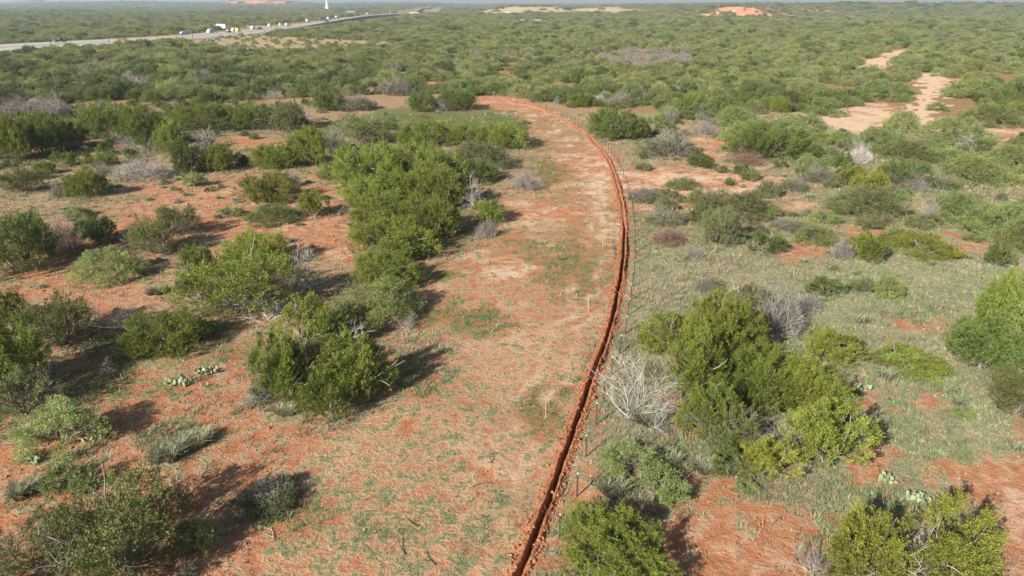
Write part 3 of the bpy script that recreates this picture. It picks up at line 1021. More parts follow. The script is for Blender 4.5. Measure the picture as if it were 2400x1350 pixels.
# ------------------------------------------------------------------ plants one can tell apart
CATALOG = [
    # --- lower left
    ('O', 'o', 290, 1440, 330, 1165, 'large olive juniper with pale stems cut by the bottom edge at left'),
    ('O', 'mo', 95, 1440, 270, 1275, 'dull dark bush filling the bottom left corner'),
    ('M', 'mp', 468, 1300, 82, 1208, 'small bright yellow-green bush beside the olive juniper at lower left'),
    ('S', 'jd', 640, 1210, 120, 1150, 'low dark bush in a strip of shade on the red slope, lower left'),
    ('M', 'mp', 155, 1085, 165, 930, 'pale green mesquite with prickly pears round its foot, lower left'),
    ('M', 'm', 175, 1165, 100, 1085, 'low pale green weedy bush below the prickly pear mesquite'),
    ('B', 'b', 400, 1105, 100, 1010, 'tallest grey-green grass clump on the bare red slope'),
    ('B', 'b', 455, 1060, 90, 975, 'darker grass clump just behind the tallest clump on the red slope'),
    ('B', 'b', 50, 1175, 90, 1110, 'dark low grass clump at the left edge below the weedy bush'),
    ('J', 'j', 5, 975, 190, 765, 'tall bright juniper cut by the left edge, third from the bottom'),
    ('O', 'mo', 60, 1000, 120, 880, 'grey stemmed bush at the shaded foot of the tall left-edge juniper'),
    ('O', 'o', 150, 840, 165, 700, 'mid green juniper in shade right of the left-edge junipers'),
    ('J', 'j', 12, 770, 80, 690, 'small bright juniper top at the left edge'),
    ('G', 'g', 290, 800, 110, 735, 'shaded grey thicket between two green bushes, left of the cactus patch'),
    ('J', 'j', 385, 855, 170, 742, 'bright rounded juniper directly above the white-flecked cactus patch'),
    ('M', 'm', 470, 800, 70, 750, 'light green sprawl on the right flank of the juniper above the cactus'),
    # --- big bush with dead limbs
    ('O', 'j', 565, 775, 245, 600, 'broad green juniper with bare grey limbs fallen at its foot'),
    ('J', 'j', 605, 640, 130, 545, 'small juniper behind the broad one with bare limbs'),
    ('J', 'j', 470, 660, 80, 580, 'upright juniper shoots at the left shoulder of the broad juniper'),
    ('W', 'w', 715, 700, 105, 595, 'bleached dead branches on the right side of the broad juniper'),
    ('W', 'w', 630, 772, 130, 735, 'bare grey limbs lying under the front of the broad juniper'),
    # --- big bush at centre left foreground
    ('J', 'j', 735, 850, 135, 712, 'tall bright juniper at the back of the lower clump with white branches'),
    ('J', 'j', 665, 965, 110, 785, 'green juniper on the left of the lower clump with white branches'),
    ('J', 'jy', 835, 960, 140, 800, 'yellowish juniper on the right of the lower clump with white branches'),
    ('J', 'j', 775, 1000, 130, 880, 'front juniper of the lower clump, nearest the camera'),
    ('O', 'o', 720, 930, 150, 800, 'thin grey-green juniper in the middle of the lower clump'),
    ('W', 'w', 795, 850, 130, 772, 'white dead branches sticking up from the middle of the lower clump'),
    ('G', 'g', 610, 955, 60, 890, 'small purple-grey twig mound left of the lower clump'),
    ('B', 'b', 660, 985, 70, 940, 'pale grass at the left foot of the lower clump'),
    # --- column of bushes left of the cleared strip
    ('J', 'j', 905, 690, 135, 598, 'bright juniper just above the light mesquite, left of the cleared strip'),
    ('M', 'm', 875, 785, 180, 645, 'light green mesquite with bare grey lower stems, left of the cleared strip'),
    ('W', 'gp', 960, 780, 60, 735, 'dead twigs on the shaded right of the light green mesquite'),
    ('J', 'j', 920, 625, 180, 520, 'juniper with dead grey sticks at its left, foot of the big cluster'),
    ('W', 'w', 880, 595, 60, 555, 'small spray of dead sticks at the left foot of the big cluster'),
    ('J', 'jy', 905, 548, 160, 462, 'yellow-green juniper low on the left face of the big cluster'),
    ('J', 'j', 1005, 575, 150, 470, 'bright upright juniper at the right front of the big cluster'),
    ('J', 'jy', 1020, 500, 140, 398, 'tallest juniper of the big cluster, behind the right front one'),
    ('J', 'j', 885, 500, 150, 425, 'mid juniper on the left face of the big cluster'),
    ('J', 'j', 862, 462, 170, 345, 'bright juniper at the back left of the big cluster'),
    ('J', 'j', 985, 455, 160, 340, 'broad juniper at the back right of the big cluster'),
    ('J', 'j', 940, 490, 140, 400, 'juniper in the middle of the big cluster'),
    ('W', 'w', 1112, 495, 95, 425, 'fan of grey dead branches right of the big cluster'),
    ('J', 'j', 1145, 532, 72, 475, 'small green juniper below the grey fan right of the big cluster'),
    ('G', 'g', 1140, 562, 48, 522, 'little grey mound below the small juniper at the strip edge'),
    ('J', 'jd', 1100, 440, 110, 375, 'dark juniper behind the grey fan right of the big cluster'),
    ('G', 'g', 1232, 450, 82, 405, 'round grey-purple shrub standing out at the left edge of the strip'),
    ('M', 'mo', 1120, 400, 140, 338, 'olive mesquite between the big cluster and the meadow'),
    ('J', 'j', 1185, 355, 105, 290, 'right-hand juniper of the row below the green meadow'),
    ('J', 'j', 1100, 350, 100, 295, 'second juniper from the right in the row below the meadow'),
    ('J', 'j', 1000, 350, 125, 305, 'third juniper from the right in the row below the meadow'),
    ('O', 'o', 870, 345, 130, 276, 'left-hand grey-green juniper of the row below the meadow'),
    ('J', 'j', 735, 517, 68, 450, 'small round juniper alone on red soil left of the big cluster'),
    ('J', 'j', 632, 490, 120, 412, 'juniper with ragged top on red soil, left of the small round one'),
    ('M', 'm', 640, 532, 105, 482, 'low light green mesquite in front of the ragged-topped juniper'),
    ('J', 'j', 780, 430, 48, 382, 'narrow juniper at the left foot of the big cluster'),
    ('G', 'g', 690, 440, 42, 405, 'tiny grey shrub between the ragged-topped juniper and the cluster'),
    ('O', 'o', 425, 565, 95, 487, 'upper half of the leaning olive juniper pair on red soil'),
    ('O', 'o', 365, 612, 105, 515, 'lower half of the leaning olive juniper pair on red soil'),
    ('M', 'mp', 262, 672, 130, 575, 'small open mesquite tree with a visible dark trunk, left'),
    ('J', 'jd', 45, 665, 160, 500, 'big dark juniper cut by the left edge halfway down'),
    ('G', 'g', 155, 605, 95, 520, 'shaded grey mound right of the big dark left-edge juniper'),
    ('J', 'jd', 228, 580, 80, 512, 'dark juniper right of the shaded grey mound'),
    ('B', 'b', 370, 700, 60, 662, 'pale sage clump on red soil left of the broad juniper'),
    ('B', 'b', 440, 695, 45, 670, 'small sage clump touching the broad juniper on its left'),
    ('M', 'm', 185, 515, 50, 478, 'little light green bush above the shaded grey mound'),
    ('M', 'mp', 460, 440, 38, 398, 'tiny pale green bush in front of the conical juniper'),
    ('M', 'mp', 540, 512, 44, 482, 'pale green tuft of a bush beside the red patch'),
    ('J', 'j', 205, 470, 80, 405, 'juniper with a long thin shadow on the grass at left'),
    ('S', 's', 152, 465, 50, 425, 'greyish bush touching the long-shadowed juniper on its left'),
    ('O', 'o', 60, 458, 85, 395, 'olive bush on grass near the left edge'),
    ('J', 'jd', 443, 415, 66, 340, 'dense conical juniper, darkest of the middle left'),
    ('J', 'j', 515, 408, 75, 345, 'juniper just right of the conical one'),
    ('J', 'jd', 565, 390, 38, 362, 'small dark shrub at the right end of the conical juniper row'),
    ('G', 'gp', 335, 428, 135, 372, 'wide purple-grey leafless mound on grass, middle left'),
    ('J', 'j', 645, 405, 85, 345, 'left juniper of the triple above the red patch'),
    ('J', 'j', 725, 395, 90, 307, 'tall middle juniper of the triple above the red patch'),
    ('S', 's', 782, 365, 60, 302, 'pale grey-green bush at the right end of the triple'),
    ('J', 'j', 35, 385, 100, 282, 'left-edge juniper of the dense row above the shaded red strip'),
    ('J', 'j', 100, 370, 100, 276, 'second juniper from the left edge in the dense row'),
    ('J', 'j', 160, 355, 80, 288, 'third juniper from the left edge in the dense row'),
    ('J', 'j', 265, 350, 130, 245, 'widest juniper of the upper left rows'),
    ('J', 'j', 345, 350, 90, 262, 'juniper on the right shoulder of the widest one, upper left'),
    ('W', 'gp', 300, 372, 90, 328, 'spreading grey bare branches in front of the widest upper left juniper'),
    ('J', 'j', 405, 368, 66, 295, 'green juniper between two grey bare bushes, upper left'),
    ('W', 'gp', 490, 350, 75, 305, 'grey bare bush behind the conical juniper'),
    ('J', 'j', 480, 315, 145, 262, 'broad juniper behind the grey bare bush, upper left'),
    ('J', 'j', 588, 308, 78, 242, 'left juniper of the pair bordering the grass clearing'),
    ('O', 'o', 662, 312, 110, 240, 'right juniper of the pair, with grey stems, bordering the clearing'),
    ('W', 'gp', 712, 285, 45, 243, 'grey dead bush at the edge of the grass clearing'),
    ('G', 'g', 45, 275, 100, 235, 'grey-brown leafless thicket at the left edge, upper'),
    ('G', 'g', 125, 275, 95, 232, 'grey-brown leafless thicket beside the left-edge one'),
    ('J', 'jd', 988, 265, 66, 215, 'left dark juniper of the island in the far meadow'),
    ('J', 'jd', 1072, 262, 85, 210, 'right juniper of the island in the far meadow'),
    ('G', 'g', 1030, 262, 50, 235, 'grey shrub between the two junipers of the far meadow island'),
    ('S', 's', 830, 262, 80, 215, 'grey-green bush at the near edge of the far left thicket'),
    ('S', 's', 935, 225, 90, 188, 'grey-green bush behind the far meadow island'),
    ('J', 'jd', 770, 262, 80, 212, 'dark juniper at the left end of the far meadow'),
    # --- right of the trench, foreground
    ('J', 'j', 1440, 1425, 262, 1240, 'wide bright juniper at the bottom edge right of the trench'),
    ('J', 'jy', 2015, 1420, 176, 1225, 'left of two bright junipers at the bottom right edge'),
    ('J', 'jy', 2215, 1425, 190, 1210, 'right of two bright junipers at the bottom right edge'),
    ('W', 'w', 2105, 1370, 150, 1270, 'bleached dead branches between the two bottom right junipers'),
    ('W', 'gp', 1905, 1370, 90, 1285, 'grey dead sticks left of the two bottom right junipers'),
    ('M', 'mp', 1480, 1150, 130, 1050, 'light green feathery mesquite right of the nearest fence posts'),
    ('M', 'm', 1570, 1190, 90, 1110, 'sparse mesquite sprig right of the feathery one'),
    ('B', 'b', 1425, 1185, 100, 1105, 'grey-green grass clump between the fence and the feathery mesquite'),
    ('B', 'b', 1510, 1010, 120, 950, 'grass under the fallen dead bush beside the fence'),
    ('J', 'j', 1690, 880, 175, 705, 'tall bright juniper at the upper left of the great right clump'),
    ('J', 'j', 1625, 970, 130, 790, 'juniper on the left side of the great right clump'),
    ('J', 'j', 1870, 1000, 180, 850, 'juniper at the upper right of the great right clump'),
    ('J', 'jy', 1935, 1130, 165, 950, 'bright ribbed juniper at the lower right of the great right clump'),
    ('J', 'j', 1780, 985, 170, 830, 'juniper in the middle of the great right clump'),
    ('J', 'jy', 1800, 1150, 130, 1040, 'juniper at the foot of the great right clump'),
    ('O', 'o', 1700, 1090, 150, 960, 'dull juniper at the lower left of the great right clump'),
    ('J', 'j', 1655, 1045, 120, 905, 'shaded juniper low on the left of the great right clump'),
    ('J', 'jd', 1735, 1135, 120, 1040, 'dark juniper at the lower left foot of the great right clump'),
    ('W', 'gp', 1785, 1085, 120, 1000, 'grey bare branches showing in the front of the great right clump'),
    ('M', 'jy', 1555, 830, 115, 722, 'yellow-green bush left of the great right clump, by the fence'),
    ('G', 'g', 1820, 800, 130, 682, 'large brown-grey leafless shrub behind the great right clump'),
    ('O', 'o', 1750, 760, 90, 675, 'olive bush on the left of the large leafless shrub'),
    ('G', 'gp', 1892, 738, 75, 698, 'pale grey low shrub touching the large leafless one'),
    ('J', 'j', 1945, 865, 105, 783, 'lone rounded juniper on grey grass right of the great clump'),
    ('J', 'j', 2375, 830, 150, 645, 'tall juniper cut by the right edge'),
    ('J', 'jd', 2300, 900, 150, 765, 'dark juniper in front of the tall right-edge one'),
    ('O', 'o', 2385, 1010, 140, 880, 'shaded grey-green bush at the right edge below the junipers'),
    ('J', 'j', 2030, 622, 78, 550, 'lone conical juniper in the grey grass, right'),
    ('G', 'g', 1972, 612, 55, 570, 'grey shrub touching the left of the lone conical juniper'),
    ('J', 'jd', 1793, 600, 72, 550, 'small dark bush on a red patch left of the lone conical juniper'),
    ('O', 'mo', 1685, 585, 100, 490, 'pale stemmed broom-like bush right of the fence'),
    ('M', 'mo', 1710, 525, 150, 455, 'olive mesquite behind the broom-like bush'),
    ('S', 's', 1560, 532, 85, 490, 'grey-green low bush beside the fence, above the brush pile'),
    ('G', 'br', 1565, 580, 90, 538, 'reddish-brown heap of cut brush beside the fence'),
    ('J', 'jy', 1990, 440, 62, 388, 'bright round-topped juniper, left of a touching pair'),
    ('J', 'jy', 2035, 466, 70, 402, 'bright juniper, right of a touching pair'),
    ('M', 'mo', 2020, 520, 160, 448, 'grey-olive mesquite spread in front of the touching pair'),
    ('J', 'jd', 1972, 398, 38, 360, 'small round dark juniper under the silver shrub'),
    ('G', 'w', 2012, 388, 65, 342, 'silver-grey leafless shrub in the upper right'),
    ('J', 'jd', 1937, 702, 70, 652, 'small leaning bush on grey grass, right of the leafless shrub'),
    ('M', 'mo', 2022, 692, 48, 645, 'small dull bush, left of a pair on grey grass'),
    ('M', 'm', 2075, 702, 60, 632, 'small bush with a bare forked stem, right of a pair on grey grass'),
    ('M', 'm', 2245, 520, 105, 440, 'green mesquite at the left of the right-edge thicket'),
    ('M', 'm', 2330, 565, 140, 462, 'largest mesquite of the right-edge thicket, with pale trunks'),
    ('M', 'm', 2390, 595, 90, 490, 'mesquite cut by the right edge with a forked pale trunk'),
    ('M', 'jy', 2165, 612, 120, 545, 'yellow-green spreading mesquite with a leaning trunk'),
    ('J', 'jd', 2338, 632, 60, 572, 'small dark bush below the pale forked trunk at right'),
    ('G', 'gp', 2178, 512, 42, 475, 'little grey shrub left of the right-edge thicket'),
    ('O', 'jd', 2125, 450, 115, 382, 'dark green bush right of the touching pair'),
    ('G', 'g', 2140, 455, 70, 415, 'grey twigs at the foot of the dark bush right of the touching pair'),
    ('M', 'm', 2290, 440, 130, 352, 'big mesquite above the right-edge thicket'),
    ('M', 'm', 2215, 395, 110, 332, 'mesquite left of the dead fallen trees, upper right'),
    ('M', 'm', 2365, 400, 90, 330, 'mesquite near the right edge above the thicket'),
    ('J', 'jd', 1800, 385, 175, 298, 'large dark bush nearest the trench in the centre right mass'),
    ('M', 'm', 1765, 345, 130, 272, 'mesquite at the upper left of the centre right mass'),
    ('M', 'm', 1860, 330, 130, 255, 'mesquite at the upper right of the centre right mass'),
    ('M', 'm', 1730, 300, 90, 240, 'mesquite at the back left of the centre right mass'),
    ('G', 'br', 1745, 392, 90, 358, 'brown-purple twigs at the foot of the centre right mass'),
    ('J', 'jd', 1895, 385, 70, 340, 'dark bush at the right foot of the centre right mass'),
    ('J', 'jd', 1440, 335, 108, 262, 'dark dense juniper just right of the trench bend'),
    ('J', 'jd', 1495, 330, 60, 288, 'smaller juniper touching the dense one by the trench bend'),
    ('G', 'g', 1652, 322, 70, 282, 'grey shrub among bare red patches, right of the trench bend'),
    ('S', 's', 1565, 372, 120, 308, 'grey-green scrub right of the bend, beside bare red soil'),
    ('J', 'jd', 1640, 398, 60, 364, 'small dark green bush above the bare red clearing'),
    ('S', 'jd', 1692, 406, 30, 392, 'tiny dark bush above the bare red clearing'),
    ('M', 'mo', 1600, 445, 62, 412, 'olive bush standing in the bare red clearing'),
    ('S', 's', 1512, 478, 75, 446, 'grey-green bush between the fence and the red clearing'),
    ('M', 'mo', 1795, 468, 52, 415, 'olive upright bush at the right end of the red clearing'),
    ('S', 's', 1860, 452, 62, 415, 'grey scrub bush right of the red clearing'),
    ('S', 's', 1915, 430, 70, 385, 'scrub bush left of the touching pair of bright junipers'),
    ('M', 'mp', 2110, 312, 70, 250, 'pale mesquite at the foot of the sandy track'),
    ('M', 'm', 2240, 345, 140, 285, 'airy mesquite over grey fallen wood, upper right'),
    ('W', 'w', 2270, 352, 80, 322, 'grey fallen wood under the airy mesquite'),
    ('M', 'm', 2065, 360, 110, 292, 'mesquite at the left foot of the sandy track'),
    ('M', 'm', 2130, 385, 120, 332, 'mesquite in front of the sandy track'),
    ('M', 'm', 2075, 240, 110, 180, 'mesquite left of the sandy track'),
    ('M', 'm', 1935, 275, 80, 222, 'mesquite at the left end of the pale bare ground'),
    ('M', 'm', 2275, 235, 110, 185, 'mesquite right of the sandy track'),
    ('M', 'm', 2320, 300, 120, 238, 'mesquite on bare soil right of the sandy track'),
    ('M', 'mp', 2195, 262, 40, 235, 'small pale bush on the right verge of the sandy track'),
    ('M', 'm', 1920, 340, 60, 308, 'small mesquite below the pale bare ground'),
    ('S', 's', 2210, 440, 60, 405, 'scrub between the dark bush and the right thicket'),
    ('M', 'm', 1960, 345, 70, 300, 'mesquite right of the centre right mass'),
    ('S', 's', 1840, 545, 60, 515, 'low grey scrub on grass above the small dark bush'),
    ('S', 's', 1900, 545, 40, 520, 'smaller grey scrub on grass above the small dark bush'),
    ('S', 's', 1660, 690, 60, 650, 'low scrub on grey grass between the fence and the leafless shrub'),
    ('G', 'g', 1625, 610, 50, 585, 'low grey twigs in front of the brush heap'),
    ('M', 'm', 1600, 800, 70, 745, 'light bush behind the yellow-green one by the fence'),
    ('S', 's', 1580, 345, 40, 320, 'small scrub at the back of the grey-green scrub by the bend'),
    ('B', 'b', 1640, 1120, 90, 1075, 'grass clump at the lower left foot of the great right clump'),
    ('B', 'b', 1560, 1110, 80, 1060, 'grass clump behind the feathery mesquite'),
    ('S', 'mo', 2270, 790, 50, 750, 'dead brown shrub left of the right-edge junipers'),
    ('M', 'jy', 2130, 895, 130, 845, 'flat yellow-green sprawling bush on grey grass, right'),
]
for row in CATALOG:
    plant_px(*row)

# the silver-white dead bush that leans away from the fence, fanning out to the right
_X, _Y, _t = ground_at(1472, 978)
_root = empty('dead_bush', (_X, _Y, gz1(_X, _Y)))
_o = link_mesh('branches', dead_tree_mesh(64, 3.2, (.55, .05, .6), 16, 3, .03, .55, .017), _root)
_o.color = (.44, .42, .39, 1)
tag(_root, 'silver-white dead bush leaning beside the fence', 'dead bush', GROUPS['W'])
SPOTS.append((_X + 1.0, _Y + .3, 1.2))

# ------------------------------------------------------------------ smaller growth between them
FILL = [  # region, spacing, chance, (kind, tone, share, wmin, wmax), words
    ([(-60, 250), (740, 246), (765, 285), (545, 345), (420, 400), (-60, 430)], 3.0, .75,
     (('J', 'j', .34, 1.8, 3.6), ('J', 'jd', .2, 1.6, 3.2), ('M', 'mo', .16, 1.6, 3.4), ('S', 's', .15, 1.2, 2.6), ('G', 'g', .15, 1.2, 2.6)), 'filling a gap in the upper left rows'),
    ([(-60, 430), (430, 405), (850, 410), (830, 600), (600, 700), (560, 860), (-60, 1200)], 2.1, .34,
     (('B', 'b', .42, .5, 1.1), ('S', 's', .22, .5, 1.2), ('M', 'm', .16, .6, 1.3), ('J', 'jd', .10, .6, 1.3), ('G', 'g', .10, .6, 1.3)), 'scattered over the red soil on the left'),
    ([(1500, 275), (2420, 285), (2450, 560), (1505, 575)], 2.5, .62,
     (('M', 'm', .26, 1.2, 3.8), ('M', 'mo', .22, 1.2, 3.8), ('S', 's', .15, .8, 2.2), ('B', 'b', .12, .7, 1.3), ('J', 'jd', .22, 1.0, 2.8), ('G', 'g', .03, .8, 2.0)), 'scattered among the bushes of the upper right'),
    ([(1510, 575), (2450, 575), (2450, 1150), (1960, 1180), (1640, 1160), (1500, 900)], 2.4, .17,
     (('B', 'b', .55, .5, 1.1), ('S', 's', .25, .5, 1.1), ('M', 'm', .2, .5, 1.2)), 'dotted over the grey grass on the right'),
    ([(-60, 1200), (560, 860), (640, 1000), (800, 1020), (600, 1420), (-60, 1420)], 1.7, .22,
     (('B', 'b', .6, .3, .8), ('S', 'jd', .25, .3, .7), ('M', 'm', .15, .4, .8)), 'on the bare red slope at lower left'),
    ([(740, 255), (1190, 250), (1240, 300), (1180, 345), (900, 345), (700, 400), (600, 420)], 3.2, .22,
     (('M', 'm', .4, .8, 2.0), ('S', 's', .3, .8, 1.8), ('B', 'b', .3, .6, 1.2)), 'in the grass clearing left of the trench bend'),
]
_frng = np.random.default_rng(55)
MARKS = [(443, 400, 'the conical dark juniper'), (335, 410, 'the wide purple-grey mound'), (265, 320, 'the widest upper left juniper'), (60, 430, 'the olive left-edge bush'), (205, 450, 'the juniper with the long thin shadow'),
         (100, 340, 'the dense row at the left edge'), (85, 260, 'the grey-brown left thickets'), (480, 290, 'the broad juniper behind the grey bare bush'), (590, 280, 'the left juniper of the clearing-edge pair'),
         (662, 280, 'the right juniper of the clearing-edge pair'), (725, 360, 'the tall middle juniper of the triple'), (632, 460, 'the ragged-topped juniper'), (735, 490, 'the small round lone juniper'), (395, 560, 'the leaning olive juniper pair'),
         (262, 640, 'the small open mesquite tree'), (45, 600, 'the big dark left-edge juniper'), (155, 570, 'the shaded grey mound'), (565, 700, 'the broad juniper with bare limbs'), (370, 690, 'the pale sage clump'), (385, 810, 'the bright rounded juniper above the cactus'),
         (450, 885, 'the cactus patch'), (155, 1020, 'the pale mesquite with prickly pears'), (425, 1050, 'the tall red-slope grass clumps'), (290, 1250, 'the large bottom left juniper'), (640, 1180, 'the dark bush in the strip of shade'), (760, 870, 'the clump with white branches'),
         (870, 310, 'the left-hand juniper below the meadow'), (1100, 320, 'the juniper row below the meadow'), (1030, 240, 'the far meadow island'), (780, 335, 'the pale bush ending the triple'),
         (1440, 310, 'the dense juniper by the trench bend'), (1565, 345, 'the scrub beside the bend'), (1652, 305, 'the grey shrub among red patches'), (1600, 430, 'the olive bush in the red clearing'), (1512, 460, 'the bush left of the red clearing'), (1795, 445, 'the upright bush ending the red clearing'),
         (1800, 345, 'the centre right mass'), (1860, 435, 'the grey scrub past the red clearing'), (2010, 430, 'the touching bright junipers'), (2012, 365, 'the silver-grey shrub'), (2125, 420, 'the dark bush with grey foot twigs'), (2020, 490, 'the spreading olive mesquite'),
         (2245, 330, 'the airy mesquite over fallen wood'), (2110, 285, 'the pale mesquite below the track'), (2290, 400, 'the big mesquite above the right thicket'), (2330, 520, 'the mesquite with pale trunks'), (2165, 590, 'the mesquite with the leaning trunk'),
         (1565, 560, 'the brown brush heap'), (1685, 540, 'the broom-like bush'), (1560, 510, 'the low bush above the brush heap'), (1793, 580, 'the small dark bush on red soil'), (2030, 590, 'the lone conical right juniper'), (1840, 530, 'the low scrub above the dark bush'),
         (1937, 680, 'the small leaning bush'), (2050, 670, 'the pair of small bushes on grey grass'), (1820, 750, 'the large leafless shrub'), (1945, 830, 'the lone rounded right juniper'), (2130, 870, 'the flat yellow-green sprawl'), (2300, 840, 'the right-edge junipers'),
         (1870, 1000, 'the great right clump'), (2080, 1115, 'the prickly pear in grey grass'), (2375, 970, 'the shaded right-edge bush')]


def beside(qx_, qy_):
    mx, my, txt = min(MARKS, key=lambda m_: math.hypot(m_[0] - qx_, 1.8 * (m_[1] - qy_)))
    dx, dy = qx_ - mx, 1.8 * (qy_ - my)
    if abs(dx) > abs(dy): side = 'left of' if dx < 0 else 'right of'
    else: side = 'behind' if dy < 0 else 'in front of'
    return f'{side} {txt}'


for poly, step, chance, mixk, words in FILL:
    ys = [ground_at(0, p[1])[1] for p in poly]
    y0, y1 = min(ys), max(ys)
    gx = np.arange(-.9 * (y1 + 20), .9 * (y1 + 20), step); gy = np.arange(y0, y1, step)
    GX, GY = [a.ravel() for a in np.meshgrid(gx, gy)]
    GX = GX + _frng.uniform(-.5, .5, GX.shape) * step; GY = GY + _frng.uniform(-.5, .5, GY.shape) * step
    qx, qy = pix_of(GX, GY)
    ch, *_ = cover(GX, GY)
    ok = in_poly(qx, qy, poly) & ~in_poly(qx, qy, STRIP) & ~in_poly(qx, qy, PATH) & (_frng.random(len(GX)) < chance * np.clip(.25 + ch[:, 0] + ch[:, 1], .2, 1.15) * np.clip(1.15 - ch[:, 3] * 1.3, 0, 1))
    ok &= seg_dist(GX, GY, TCOARSE) > 2.3
    ok &= fbm(GX / 7, GY / 7, 301, 2) > .36
    for X, Y in zip(GX[ok], GY[ok]):
        r = _frng.random(); acc = 0
        for k, tn, share, w0, w1 in mixk:
            acc += share
            if r <= acc: break
        w = _frng.uniform(w0, w1)
        T_ = np.array(SPOTS)
        if (np.hypot(T_[:, 0] - X, T_[:, 1] - Y) < T_[:, 2] * .85 + w * .3).any(): continue
        h = w * _frng.uniform(.5, .75)
        what = {'J': 'small juniper' if tn == 'j' else 'small dark juniper', 'M': 'small light green bush' if tn == 'm' else 'small olive bush', 'S': 'low grey-green scrub bush',
                'G': 'small leafless grey shrub', 'B': 'grey-green grass clump'}[k]
        a_, b_ = pix_of(np.array([X]), np.array([Y]))
        near = beside(float(a_[0]), float(b_[0]))
        plant(k, tn, X, Y, w, h, f'{what} {near}', f'{what}s {near}'.replace('bushs', 'bushes'), parts=w > 1.3)

# ------------------------------------------------------------------ thickets
LOWEDGE = [(-400, 262), (0, 262), (200, 238), (500, 245), (620, 232), (800, 228), (900, 218), (930, 216), (1000, 218), (1090, 224), (1240, 238), (1330, 252), (1400, 256),
           (1520, 275), (1560, 290), (1650, 284), (1700, 272), (1850, 262), (1960, 258), (2040, 242), (2100, 195), (2170, 176), (2225, 182), (2235, 215), (2290, 250), (2420, 275), (2900, 300)]
BARE = [[(2010, 145), (2120, 112), (2150, 122), (2100, 145), (2080, 175), (2030, 172)], PATH, TANFIELD, [(545, 110), (620, 108), (622, 124), (545, 126)],
        [(1900, 266), (2130, 255), (2130, 300), (1860, 300)], [(1110, 226), (1215, 224), (1262, 250), (1110, 256)], [(970, 190), (1050, 192), (1060, 208), (985, 205)],
        ]
GREYSPOT = [(1510, 140, 110, 24), (300, 200, 70, 14), (225, 175, 40, 12), (470, 185, 30, 10), (60, 250, 60, 12), (1430, 240, 50, 12), (640, 240, 40, 10), (480, 205, 25, 8), (2260, 345, 60, 20)]


def thicket_points(y0, y1, step, smax, seed):
    rng = np.random.default_rng(seed)
    ny = int((y1 - y0) / step)
    pts = []
    for j in range(ny):
        Y = y0 + j * step
        nx = int(2 * smax * (Y + 30) / step)
        X = (np.arange(nx) - nx / 2 + (j % 2) * .5) * step
        pts.append(np.c_[X, np.full(nx, Y)])
    P = np.concatenate(pts)
    P += rng.uniform(-.42, .42, P.shape) * step
    return P, rng


def allowed(P):
    px, py = pix_of(P[:, 0], P[:, 1])
    lim = np.interp(px, [p[0] for p in LOWEDGE], [p[1] for p in LOWEDGE])
    ok = py < lim
    for b in BARE:
        ok &= ~in_poly(px, py, b)
    # highway corridor
    d = seg_dist(P[:, 0], P[:, 1], [tuple(p) for p in ((R_LOW + R_TOP) / 2)[::6]])
    wid = np.interp(P[:, 1], [0, 500, 1000, 1700, 2000], [42, 36, 44, 44, 60])
    ok &= d > wid
    ch, red, far, tan = cover(P[:, 0], P[:, 1])
    ok &= ((red < .3) & (tan < .5)) | (hash2(P[:, 0] * 7, P[:, 1] * 7, 5) < .16)
    return ok, px, py


THICK = []                                # X, Y, w, h, kind, tone
for (y0, y1, step, smax, seed, big, lay) in ((88, 240, 3.3, .82, 1, 1.0, 0), (240, 560, 4.4, .84, 2, 1.2, 1), (560, 1500, 7.6, .86, 3, 1.9, 1), (1500, 4600, 19.0, .88, 4, 4.0, 1)):
    P, rng = thicket_points(y0, y1, step, smax, seed)
    ok, px, py = allowed(P)
    nz = fbm(P[:, 0] / 16, P[:, 1] / 16, 61, 3)
    nz2 = fbm(P[:, 0] / (38 * big), P[:, 1] / (60 * big), 66, 2)
    left = (px < 900) & (P[:, 1] < 260)
    # open gaps on the left, denser on the right
    keep = ok & (rng.random(len(P)) < np.where(left, .80, .93)) & (nz > np.where(left, .36, .33))
    taken = np.array(SPOTS) if SPOTS else np.zeros((0, 3))
    for i in np.nonzero(keep)[0]:
        X, Y = P[i]
        if Y < 240:
            dd = np.hypot(taken[:, 0] - X, taken[:, 1] - Y)
            if (dd < taken[:, 2] * .75 + .5).any(): continue
        g = any(((px[i] - a) / c) ** 2 + ((py[i] - b) / d) ** 2 < 1 for a, b, c, d in GREYSPOT)
        r = rng.random()
        w = min(float(rng.lognormal(1.34, .30)), 8.0) * big * (.62 + .85 * nz2[i]); h = w ** .8 * rng.uniform(.62, .90) / big ** .3
        junfrac = .62 if left[i] else (.38 if Y < 200 else .16)
        if nz[i] < .42: junfrac *= .7
        if g and r < .8: k, tn = 'G', ('gp' if rng.random() < .5 else 'g'); h *= .8
        elif r < .045: k, tn = 'G', 'g'; h *= .8; w *= .8
        elif r < .13: k, tn = 'S', 's'
        elif r < .13 + junfrac: k, tn = 'J', ('j' if rng.random() < .55 else 'jd'); w *= .92
        else: k, tn = 'M', ('m' if rng.random() < .45 else 'mo')
        THICK.append((X, Y, w, h, k, tn, px[i], py[i]))
# bushes scattered over the tan field beside the highway
rng = np.random.default_rng(77)
P, rng = thicket_points(330, 640, 9.0, .6, 78)
px, py = pix_of(P[:, 0], P[:, 1])
m = in_poly(px, py, TANFIELD) & (rng.random(len(P)) < .55)
for i in np.nonzero(m)[0]:
    w = rng.uniform(1.5, 4.5)
    THICK.append((P[i, 0], P[i, 1], w, w * .55, 'M', 'mo', px[i], py[i]))

